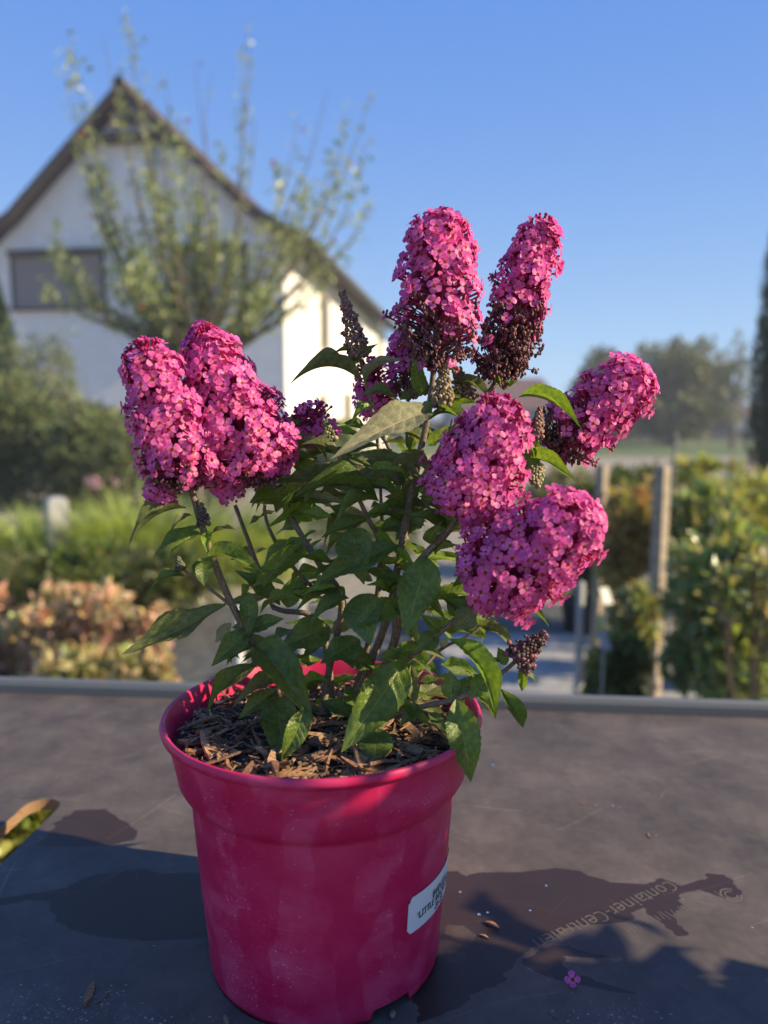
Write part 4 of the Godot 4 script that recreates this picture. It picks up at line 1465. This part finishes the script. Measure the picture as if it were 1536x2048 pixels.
func bush() -> void:
	leaf_shapes = [
		leaf_mesh(0.06, 0.10, 0.18, 0.10, 0.0, 0.78),
		leaf_mesh(0.14, 0.22, 0.30, 0.12, 0.3, 0.80),
		leaf_mesh(0.02, 0.06, 0.10, 0.16, -0.4, 0.74),
		leaf_mesh(0.20, 0.10, 0.35, 0.08, 0.0, 0.85),
		leaf_mesh(-0.06, 0.05, 0.22, 0.14, 0.5, 0.80),
		leaf_mesh(0.10, 0.40, 0.25, 0.10, -0.3, 0.78)]
	florets = [floret_mesh(0.1, 0.0, false), floret_mesh(0.45, 0.0, false), floret_mesh(0.0, 0.45, false), floret_mesh(0.2, 0.1, false), floret_mesh(-0.1, 0.7, false)]
	bud_shapes = [floret_mesh(0, 0, true)]
	plant = thing("butterfly_bush", "butterfly bush with magenta flower spikes and dark green leaves in the pink pot", "shrub", Vector3.ZERO)

	# stems: [px, py, depth offset]
	var foot := [[640, 1452, 0.0], [690, 1448, 0.012], [720, 1450, 0.0], [670, 1440, 0.02], [735, 1452, -0.012]]
	stem([foot[0], [565, 1370, 0.0], [505, 1285, -0.01], [455, 1190, -0.015], [418, 1095, -0.02], [392, 1010, -0.02], [376, 955, -0.02]], 0.0024, 0.0018)
	stem([foot[0], [660, 1330, 0.01], [683, 1204, 0.0], [640, 1130, 0.0], [600, 1066, 0.0], [550, 975, 0.0], [515, 900, 0.0]], 0.0024, 0.0014)
	stem([foot[3], [640, 1250, 0.03], [560, 1220, 0.035], [540, 1200, 0.035], [500, 1090, 0.03], [470, 1010, 0.03]], 0.0022, 0.0012)
	stem([foot[1], [745, 1250, 0.01], [760, 1100, 0.005], [735, 1035, 0.0], [690, 940, -0.005], [662, 880, -0.005]], 0.0021, 0.0009)
	stem([foot[1], [770, 1250, 0.0], [800, 1110, 0.0], [824, 970, 0.0], [846, 880, 0.0], [858, 815, 0.0], [868, 730, 0.0], [872, 640, 0.0]], 0.0027, 0.0015)
	stem([[812, 1080, 0.004], [800, 960, 0.012], [775, 890, 0.016], [752, 850, 0.018], [735, 780, 0.018], [716, 700, 0.018]], 0.0016, 0.0010)
	stem([[806, 1040, 0.004], [813, 930, 0.02], [814, 850, 0.024], [820, 760, 0.03]], 0.0012, 0.0008)
	stem([foot[2], [790, 1280, -0.01], [795, 1185, -0.018], [850, 1110, -0.022], [900, 1058, -0.026], [925, 1010, -0.03]], 0.0030, 0.0017)
	stem([foot[2], [770, 1360, -0.01], [815, 1318, -0.02], [876, 1266, -0.03], [930, 1225, -0.036], [975, 1160, -0.038]], 0.0026, 0.0016)
	stem([foot[4], [790, 1430, -0.022], [850, 1412, -0.035], [906, 1400, -0.042], [960, 1375, -0.042], [1005, 1345, -0.042], [1034, 1320, -0.042]], 0.0018, 0.0012)
	stem([[770, 1240, 0.01], [850, 1140, 0.025], [930, 1010, 0.03], [1000, 960, 0.03], [1060, 930, 0.028], [1105, 895, 0.025]], 0.0020, 0.0013)
	stem([[845, 1010, 0.006], [872, 920, 0.014], [905, 860, 0.018], [955, 815, 0.02], [990, 765, 0.02], [1000, 720, 0.02]], 0.0020, 0.0014)
	stem([[870, 930, 0.012], [890, 895, 0.01], [905, 840, 0.01]], 0.0012, 0.0008)
	stem([[820, 1370, 0.0], [880, 1300, 0.01], [940, 1270, 0.01], [985, 1225, 0.012], [1010, 1190, 0.012]], 0.0012, 0.0007)
	stem([[458, 1208, -0.015], [410, 1170, -0.02], [368, 1140, -0.02]], 0.0010, 0.0007)
	stem([[640, 1190, 0.01], [560, 1100, 0.02], [530, 1000, 0.025], [600, 900, 0.03]], 0.0013, 0.0009)
	stem([[775, 1180, 0.02], [765, 1060, 0.04], [758, 920, 0.045], [748, 830, 0.045]], 0.0013, 0.0009)

	# flower panicles
	panicle(378, 975, -0.020, 284, 676, -0.026, 69, 0.16, 0.90, 46, {"taper": 0.66, "gaps": 0.03})
	panicle(518, 965, -0.002, 398, 646, -0.006, 90, 0.12, 0.92, 56, {"taper": 0.44, "gaps": 0.03})
	panicle(345, 985, -0.022, 292, 985, -0.024, 26, 0.0, 1.1, 6, {"taper": 0.9})
	panicle(470, 985, 0.0, 425, 955, -0.012, 30, 0.2, 1.1, 5, {"taper": 0.9, "gaps": 0.4})
	panicle(545, 930, 0.0, 570, 880, 0.0, 34, 0.0, 1.1, 6, {"taper": 0.9, "gaps": 0.25})
	panicle(640, 885, 0.02, 612, 805, 0.02, 46, 0.0, 0.35, 7, {"taper": 0.7, "gaps": 0.1})
	panicle(755, 830, 0.045, 742, 715, 0.045, 44, 0.0, 0.5, 8, {"taper": 0.7})
	panicle(815, 790, 0.035, 800, 660, 0.04, 32, 0.45, 1.1, 2, {"gaps": 0.3})
	panicle(868, 735, 0.0, 884, 418, 0.0, 78, 0.42, 0.97, 42, {"taper": 0.72, "gaps": 0.16, "size": 1.06, "dry": 0.88})
	panicle(985, 760, 0.02, 1092, 430, 0.016, 57, 0.54, 0.96, 24, {"taper": 0.72, "gaps": 0.14, "dry": 0.9})
	panicle(1012, 745, 0.022, 1075, 585, 0.02, 40, 1.2, 1.3, 0, {"taper": 0.5})
	panicle(1100, 900, 0.025, 1296, 738, 0.018, 66, 0.34, 1.1, 34, {"taper": 0.9, "gaps": 0.07, "size": 1.06, "dry": 0.9})
	panicle(918, 1030, -0.028, 1018, 792, -0.034, 82, 0.0, 0.84, 32, {"taper": 0.56, "gaps": 0.03})
	panicle(952, 1178, -0.038, 1196, 1012, -0.060, 88, 0.04, 1.1, 40, {"taper": 0.68, "gaps": 0.04, "size": 1.02})
	panicle(1020, 1150, -0.05, 1062, 1222, -0.052, 26, 0.0, 1.1, 4, {"taper": 0.7, "gaps": 0.2})

	# brown bud spikes
	var brown := [Color(0.26, 0.14, 0.11), Color(0.19, 0.10, 0.08), Color(0.34, 0.20, 0.14)]
	bud_spike(720, 715, 684, 583, 0.018, 27, brown, 260)
	bud_spike(1030, 1325, 1092, 1266, -0.042, 34, [Color(0.11, 0.06, 0.055), Color(0.08, 0.045, 0.04), Color(0.30, 0.10, 0.12)], 220)
	bud_spike(884, 815, 890, 725, -0.008, 24, [Color(0.26, 0.19, 0.09), Color(0.32, 0.24, 0.12), Color(0.2, 0.13, 0.07)], 170)
	bud_spike(930, 800, 915, 735, 0.02, 30, [Color(0.22, 0.13, 0.08), Color(0.26, 0.2, 0.1)], 160)
	bud_spike(1070, 875, 1080, 815, 0.0, 16, brown, 90)
	bud_spike(362, 1140, 356, 1114, -0.02, 10, [Color(0.10, 0.10, 0.05)], 50)
	bud_spike(660, 882, 650, 838, -0.006, 14, [Color(0.25, 0.26, 0.09), Color(0.12, 0.10, 0.05)], 70)
	bud_spike(1060, 962, 1085, 930, 0.005, 26, [Color(0.34, 0.32, 0.18), Color(0.28, 0.26, 0.14)], 120)
	bud_spike(845, 790, 830, 740, 0.02, 22, [Color(0.14, 0.11, 0.06), Color(0.2, 0.16, 0.09)], 110)
	bud_spike(408, 1050, 398, 1000, -0.022, 13, [Color(0.15, 0.14, 0.07), Color(0.10, 0.06, 0.05)], 60)

	# leaves: base px, tip px, width px, how far it faces the lens, depth offsets, kind, shape
	var rows := [
		[372, 1016, 242, 1076, 26, 0.35, -0.02, -0.035, "leaf_olive", 1], [384, 1031, 337, 1058, 18, 0.3, -0.02, -0.03, "leaf_olive", 1],
		[402, 1054, 300, 1110, 30, 0.3, -0.02, -0.03, "leaf_deep", 0], [404, 1070, 335, 1102, 24, 0.4, -0.022, -0.04, "leaf_green", 1],
		[414, 1062, 413, 1102, 22, 0.9, -0.022, -0.035, "leaf_lime", 0], [422, 1068, 472, 1054, 22, 0.35, -0.022, -0.03, "leaf_olive", 0],
		[410, 1122, 527, 1140, 44, 0.45, -0.022, -0.035, "leaf_green", 3], [404, 1116, 408, 1170, 46, 0.9, -0.02, -0.03, "leaf_deep", 0],
		[372, 1154, 293, 1170, 20, 0.4, -0.02, -0.025, "leaf_deep", 1], [366, 1136, 345, 1140, 8, 0.6, -0.02, -0.02, "leaf_olive", 0],
		[452, 1210, 238, 1306, 56, 0.65, -0.015, -0.035, "leaf_olive", 4], [605, 1088, 524, 1172, 66, 0.85, -0.002, -0.02, "leaf_green", 3],
		[624, 1042, 578, 1004, 42, 0.7, 0.0, 0.0, "leaf_lime", 1], [506, 1258, 420, 1332, 48, 0.7, -0.012, -0.025, "leaf_deep", 0],
		[497, 1184, 498, 1274, 42, 0.9, -0.012, -0.02, "leaf_deep", 2], [462, 1246, 428, 1287, 30, 0.9, 0.01, 0.01, "leaf_pale", 2],
		[508, 1292, 628, 1426, 84, 0.72, -0.014, -0.05, "leaf_deep", 1], [512, 1332, 384, 1414, 42, 0.6, -0.01, -0.02, "leaf_deep", 5],
		[556, 1380, 474, 1436, 42, 0.7, -0.01, -0.02, "leaf_deep", 0], [550, 1392, 572, 1532, 82, 0.85, -0.015, -0.05, "leaf_deep", 2],
		[614, 1415, 563, 1526, 48, 0.9, -0.04, -0.055, "leaf_green", 0], [722, 1188, 738, 1287, 86, 0.8, -0.02, -0.045, "leaf_deep", 0, 0.2],
		[820, 1208, 698, 1252, 54, 0.6, -0.022, -0.04, "leaf_green", 0], [856, 1116, 810, 1268, 88, 0.82, -0.026, -0.05, "leaf_green", 2],
		[798, 1092, 616, 1170, 58, 0.7, -0.015, -0.03, "leaf_deep", 0], [706, 1056, 724, 1164, 80, 0.85, -0.012, -0.03, "leaf_deep", 1],
		[810, 1324, 684, 1504, 92, 0.82, -0.025, -0.065, "leaf_green", 2], [822, 1330, 830, 1420, 22, 0.35, -0.025, -0.04, "leaf_olive", 0],
		[912, 1398, 944, 1568, 70, 0.9, -0.044, -0.062, "leaf_green", 0], [896, 1278, 1000, 1436, 50, 0.5, -0.034, -0.055, "leaf_lime", 3],
		[953, 1250, 1036, 1292, 34, 0.5, -0.01, -0.02, "leaf_olive", 1], [1000, 1378, 1050, 1458, 34, 0.65, -0.042, -0.045, "leaf_deep", 3],
		[994, 1214, 1102, 1246, 20, 0.4, 0.01, 0.0, "leaf_deep", 3], [948, 1220, 908, 1258, 52, 0.9, -0.04, -0.04, "leaf_olive", 2],
		[1090, 1158, 1134, 1216, 34, 0.8, -0.02, -0.02, "leaf_olive", 1], [858, 1426, 902, 1472, 28, 0.6, -0.03, -0.04, "leaf_deep", 0],
		[754, 1456, 748, 1540, 72, 0.85, -0.04, -0.06, "leaf_deep", 2], [982, 1350, 938, 1398, 48, 0.9, -0.042, -0.046, "leaf_green", 2],
		[886, 1332, 960, 1346, 30, 0.4, -0.02, -0.03, "leaf_lime", 1], [1042, 1330, 1048, 1390, 22, 0.6, -0.042, -0.045, "leaf_lime", 5],
		[1012, 1330, 996, 1294, 26, 0.9, -0.042, -0.04, "leaf_green", 2], [958, 1392, 996, 1436, 24, 0.6, -0.03, -0.035, "leaf_green", 1],
		[1000, 1320, 972, 1326, 16, 0.5, -0.042, -0.045, "leaf_green", 0], [1050, 1345, 1078, 1366, 14, 0.4, -0.04, -0.04, "leaf_deep", 0],
		# upper leaves
		[727, 768, 578, 754, 24, 0.15, 0.018, 0.0, "leaf_olive", 3], [731, 767, 802, 706, 24, 0.5, 0.018, 0.0, "leaf_pale", 1],
		[710, 728, 750, 686, 24, 0.75, 0.018, 0.01, "leaf_olive", 1], [706, 706, 660, 704, 5, 0.5, 0.018, 0.01, "leaf_olive", 1],
		[862, 822, 672, 902, 66, 0.75, -0.004, -0.06, "leaf_pale", 0], [843, 788, 826, 714, 34, 0.9, 0.0, -0.01, "leaf_green", 0],
		[1037, 795, 1166, 850, 34, 0.45, 0.01, -0.01, "leaf_lime", 3], [863, 838, 946, 852, 34, 0.45, 0.0, -0.02, "leaf_green", 3],
		[856, 890, 930, 856, 36, 0.6, 0.0, -0.02, "leaf_green", 0], [904, 768, 988, 800, 28, 0.4, 0.02, 0.01, "leaf_olive", 3],
		[1048, 922, 1152, 958, 36, 0.5, 0.015, -0.01, "leaf_lime", 3], [1050, 878, 1090, 906, 20, 0.5, 0.01, 0.0, "leaf_lime", 5],
		[850, 802, 862, 838, 26, 0.9, -0.005, -0.012, "leaf_lime", 2], [802, 972, 556, 952, 62, 0.75, 0.005, 0.0, "leaf_olive", 0],
		[756, 1002, 578, 990, 40, 0.4, 0.0, -0.02, "leaf_deep", 3], [820, 940, 700, 905, 60, 0.8, 0.02, 0.015, "leaf_olive", 2],
		[716, 988, 795, 938, 30, 0.5, 0.0, -0.01, "leaf_olive", 1], [600, 880, 662, 916, 26, 0.5, 0.0, 0.0, "leaf_olive", 1],
		[672, 916, 604, 884, 30, 0.5, -0.005, -0.015, "leaf_olive", 3], [830, 1000, 800, 935, 40, 0.9, 0.01, 0.0, "leaf_deep", 0],
		[690, 1030, 660, 1010, 30, 0.5, 0.0, 0.0, "leaf_deep", 0], [845, 1015, 790, 1080, 60, 0.7, 0.01, 0.0, "leaf_deep", 2],
		[895, 1050, 820, 1025, 36, 0.5, -0.02, -0.03, "leaf_deep", 0], [905, 1060, 855, 1020, 30, 0.6, -0.02, -0.02, "leaf_green", 0],
		[855, 1085, 880, 1045, 28, 0.9, -0.022, -0.03, "leaf_green", 1], [870, 1110, 910, 1085, 24, 0.6, -0.02, -0.03, "leaf_green", 1],
		[930, 1040, 958, 1085, 22, 0.8, -0.01, -0.01, "leaf_deep", 1], [840, 905, 780, 855, 30, 0.4, 0.01, 0.0, "leaf_olive", 3],
		[818, 870, 800, 845, 20, 0.8, 0.02, 0.02, "leaf_lime", 0], [822, 900, 832, 850, 22, 0.8, 0.02, 0.02, "leaf_green", 0],
		[812, 890, 835, 960, 50, 0.9, 0.03, 0.03, "leaf_pale", 2], [905, 820, 955, 800, 20, 0.6, 0.01, 0.0, "leaf_lime", 1],
		[920, 800, 860, 795, 20, 0.5, 0.01, 0.0, "leaf_lime", 1], [940, 845, 975, 838, 16, 0.5, 0.01, 0.0, "leaf_green", 1],
		[1010, 775, 1035, 760, 16, 0.8, 0.015, 0.01, "leaf_lime", 1], [1000, 770, 985, 735, 14, 0.8, 0.015, 0.01, "leaf_lime", 1],
		[1040, 900, 1085, 950, 40, 0.8, 0.02, 0.015, "leaf_green", 0], [750, 810, 700, 838, 24, 0.5, 0.0, -0.01, "leaf_green", 1],
		[790, 805, 715, 790, 26, 0.4, 0.01, 0.0, "leaf_olive", 3], [800, 800, 850, 775, 24, 0.7, 0.02, 0.02, "leaf_deep", 0],
		# middle
		[690, 1200, 600, 1180, 34, 0.4, 0.0, -0.02, "leaf_deep", 0], [690, 1206, 590, 1215, 40, 0.4, 0.01, -0.02, "leaf_green", 3],
		[560, 1210, 470, 1135, 46, 0.6, 0.03, 0.03, "leaf_deep", 0], [575, 1215, 590, 1150, 50, 0.8, 0.03, 0.03, "leaf_deep", 2],
		[520, 1180, 540, 1120, 36, 0.8, 0.03, 0.03, "leaf_olive", 2], [505, 1258, 565, 1235, 40, 0.6, -0.012, -0.02, "leaf_deep", 0],
		[660, 1255, 560, 1292, 76, 0.75, 0.0, -0.02, "leaf_deep", 0], [720, 1280, 640, 1325, 66, 0.7, -0.005, -0.02, "leaf_deep", 2],
		[750, 1335, 648, 1300, 60, 0.6, 0.0, -0.01, "leaf_deep", 0], [790, 1190, 760, 1120, 40, 0.8, -0.015, -0.01, "leaf_green", 1],
		[800, 1190, 830, 1185, 16, 0.6, -0.02, -0.03, "leaf_lime", 1], [785, 1185, 735, 1165, 26, 0.5, -0.018, -0.03, "leaf_lime", 0],
		[876, 1270, 830, 1300, 44, 0.7, -0.03, -0.035, "leaf_deep", 0], [880, 1262, 845, 1230, 30, 0.8, -0.03, -0.035, "leaf_green", 1],
		[882, 1280, 895, 1290, 26, 1.0, -0.032, -0.034, "leaf_pale", 2], [890, 1260, 895, 1236, 18, 1.0, -0.032, -0.034, "leaf_lime", 2],
		[812, 1322, 785, 1295, 26, 0.8, -0.022, -0.03, "leaf_green", 1], [806, 1318, 780, 1312, 18, 0.8, -0.022, -0.03, "leaf_olive", 1],
		[900, 1230, 935, 1190, 46, 0.8, -0.02, -0.02, "leaf_deep", 0], [870, 1200, 960, 1180, 40, 0.6, 0.0, 0.0, "leaf_green", 1],
		[905, 1400, 900, 1340, 44, 0.8, -0.04, -0.035, "leaf_green", 2], [910, 1400, 945, 1350, 40, 0.8, -0.04, -0.035, "leaf_deep", 2],
		[840, 1410, 800, 1450, 34, 0.6, -0.03, -0.04, "leaf_deep", 0], [700, 1430, 640, 1400, 40, 0.7, 0.0, 0.0, "leaf_deep", 0],
		[720, 1430, 690, 1370, 40, 0.8, 0.0, 0.01, "leaf_green", 0], [765, 1420, 800, 1350, 40, 0.8, 0.01, 0.02, "leaf_olive", 2],
		[840, 1390, 880, 1370, 44, 0.7, 0.01, 0.02, "leaf_olive", 2], [690, 1215, 645, 1165, 40, 0.7, 0.02, 0.02, "leaf_pale", 2],
		[745, 1160, 700, 1135, 44, 0.6, 0.01, 0.0, "leaf_olive", 0], [770, 1130, 700, 1110, 40, 0.4, 0.0, -0.01, "leaf_deep", 3],
		[740, 1040, 640, 1070, 44, 0.5, 0.01, 0.0, "leaf_deep", 0], [760, 1060, 850, 1040, 40, 0.5, 0.01, 0.01, "leaf_deep", 0]]
	for d in rows:
		leaf(d[0], d[1], d[2], d[3], d[4] * 0.9, d[5], d[6], d[7], d[8], d[9], d[10] if d.size() > 10 else rnd(-0.2, 0.2))
	# inner leaves further back that close the middle of the bush
	for k in 140:
		var y := rnd(930, 1420)
		var half := lerpf(150, 210, clampf((y - 960) / 250.0, 0, 1)) * (1.0 if y < 1330 else 0.75)
		var x := 715 + rnd(-1, 1) * half
		var ds := rnd(-0.03, 0.065)
		var a := rnd(-0.5, 0.5) + (0.0 if x > 715 else PI)
		var l := rnd(55, 112)
		var kind: String = ["leaf_deep", "leaf_green", "leaf_green", "leaf_olive", "leaf_lime"][rng.randi() % 5]
		leaf(x, y, x + cos(a) * l, y - sin(a) * l * (1.0 if x > 715 else -1.0) + rnd(-10, 50), rnd(18, 36), rnd(0.1, 0.75), ds, ds + rnd(-0.02, 0.025), kind, rng.randi() % 6, rnd(-0.4, 0.4))

	# olive leaves high in the middle
	for k in 62:
		var y := rnd(850, 1050)
		var x := rnd(590, 890)
		var ds := rnd(-0.005, 0.05)
		var a := rnd(-0.6, 0.5)
		var d := -1.0 if x < 760 else 1.0
		var l := rnd(60, 125)
		leaf(x, y, x + d * cos(a) * l, y - sin(a) * l, rnd(18, 34), rnd(0.1, 0.7), ds, ds + rnd(-0.025, 0.015), ["leaf_olive", "leaf_green", "leaf_olive", "leaf_lime", "leaf_pale"][k % 5], rng.randi() % 6, rnd(-0.4, 0.4))

	# what remains of the florets, too many to single out
	for e in [["floret_mass", rest_t, florets[0], "petal_0"], ["floret_bud_mass", rest_bud, bud_shapes[0], "petal_2"]]:
		var mm := MultiMesh.new()
		mm.transform_format = MultiMesh.TRANSFORM_3D
		mm.use_colors = true
		mm.mesh = e[2]
		mm.instance_count = e[1].size()
		for i in e[1].size():
			mm.set_instance_transform(i, e[1][i])
			var g := rnd(0.82, 1.06)
			mm.set_instance_color(i, Color(g * rnd(0.92, 1.0), g * rnd(0.7, 1.1), g * rnd(0.85, 1.12)))
		var mi := MultiMeshInstance3D.new()
		mi.name = e[0]
		mi.multimesh = mm
		mi.material_override = M[e[3]]
		mi.set_meta("kind", "stuff")
		plant.add_child(mi)
	print("florets in the mass: ", rest_t.size(), " buds: ", rest_bud.size())

# ---------------------------------------------------------------- small things on the shelf
func small_things() -> void:
	var p := on(1145, 1972, TABLE)
	var o := part("fallen_floret", florets[3], M.petal_1, self, Transform3D(Basis.from_euler(Vector3(-0.95, -0.5, 0.4)) * Basis.from_scale(Vector3.ONE * 0.0085), p + Vector3(0, 0.0042, 0)))
	tag(o, "single pink floret fallen on the shelf front right", "floret")
	var bits := [[178, 1992, 0.016, 2, "brown bark piece on the shelf at front left"], [205, 1998, 0.009, 4, "dark crumb beside the bark piece at front left"], [968, 1874, 0.006, 1, "pale wood crumb on the wet patch right of the pot"], [985, 1852, 0.010, 1, "thin wood splinter on the wet patch right of the pot"],
		[1298, 1672, 0.006, 2, "small brown crumb on the dry shelf at right"], [1170, 1609, 0.008, 4, "dark crumb on the shelf behind the wet patch"], [1105, 2032, 0.006, 4, "dark crumb at the bottom edge below the fallen floret"], [452, 2040, 0.007, 3, "pale crumb beside the left foot of the pot"], [1170, 1934, 0.004, 4, "tiny dark crumb above the fallen floret"]]
	for d in bits:
		var q := on(d[0], d[1], TABLE)
		var c := part("wood_crumb", chip_shapes[int(d[3]) % 8], chip_woods[d[3]], self, Transform3D(Basis(Vector3.UP, rnd(0, TAU)) * Basis.from_scale(Vector3.ONE * d[2]), q + Vector3(0, d[2] * 0.08, 0)))
		tag(c, d[4], "wood crumb", "crumbs on the shelf")
	# a seed at the foot of the pot
	var b := MB.new()
	b.col = Color(0.16, 0.14, 0.11)
	b.blob(Vector3.ZERO, 1.0, Vector3(0.6, 0.5, 1.0))
	var s := part("seed", b.done(), M.calyx, self, Transform3D(Basis.from_scale(Vector3.ONE * 0.0035), on(785, 2033, TABLE) + Vector3(0, 0.0017, 0)))
	tag(s, "grey brown seed on the shelf at the foot of the pot", "seed")
	# water drops
	var wm := mat("water", Color(0.9, 0.95, 1.0, 0.05), 0.02)
	wm.transparency = BaseMaterial3D.TRANSPARENCY_ALPHA
	wm.refraction_enabled = true
	wm.refraction_scale = 0.033
	b = MB.new()
	var pts := PackedVector3Array()
	for j in 7:
		for i in 13:
			var a := TAU * i / 12.0
			var e := PI / 2 * j / 6.0
			pts.append(Vector3(cos(a) * cos(e), sin(e) * 0.5, sin(a) * cos(e)))
	b.sheet(pts, 12, 6, PackedVector2Array(), PackedColorArray(), true)
	pts = PackedVector3Array()
	for j in 2:
		for i in 13:
			var a := -TAU * i / 12.0
			pts.append(Vector3(cos(a), 0, sin(a)) * (1.0 - j))
	b.sheet(pts, 12, 1, PackedVector2Array(), PackedColorArray(), true)
	var drop := b.done()
	var k := 0
	for d in [[985, 1531, 0.0022], [1011, 1556, 0.0014], [1092, 1772, 0.0013], [1060, 1822, 0.0012], [958, 1830, 0.0016], [975, 1826, 0.0013], [920, 1785, 0.0015], [1225, 1612, 0.0015], [1190, 1612, 0.0014]]:
		var w := part("water_drop", drop, wm, self, Transform3D(Basis.from_scale(Vector3.ONE * d[2] * 0.75), on(d[0], d[1], TABLE) + Vector3(0, 0.0002, 0)))
		tag(w, ["largest water drop, just under the leaf hanging over the rim", "small water drop a little nearer than the largest one", "water drop at the upper edge of the wet patch", "water drop amid the wet patch above the lettering", "left drop of the close pair by the splinter", "right drop of the close pair by the splinter", "water drop on the wet patch close to the sticker", "right drop of the far pair on the dry shelf", "left drop of the far pair on the dry shelf"][k], "water drop", "water drops on the shelf")
		k += 1
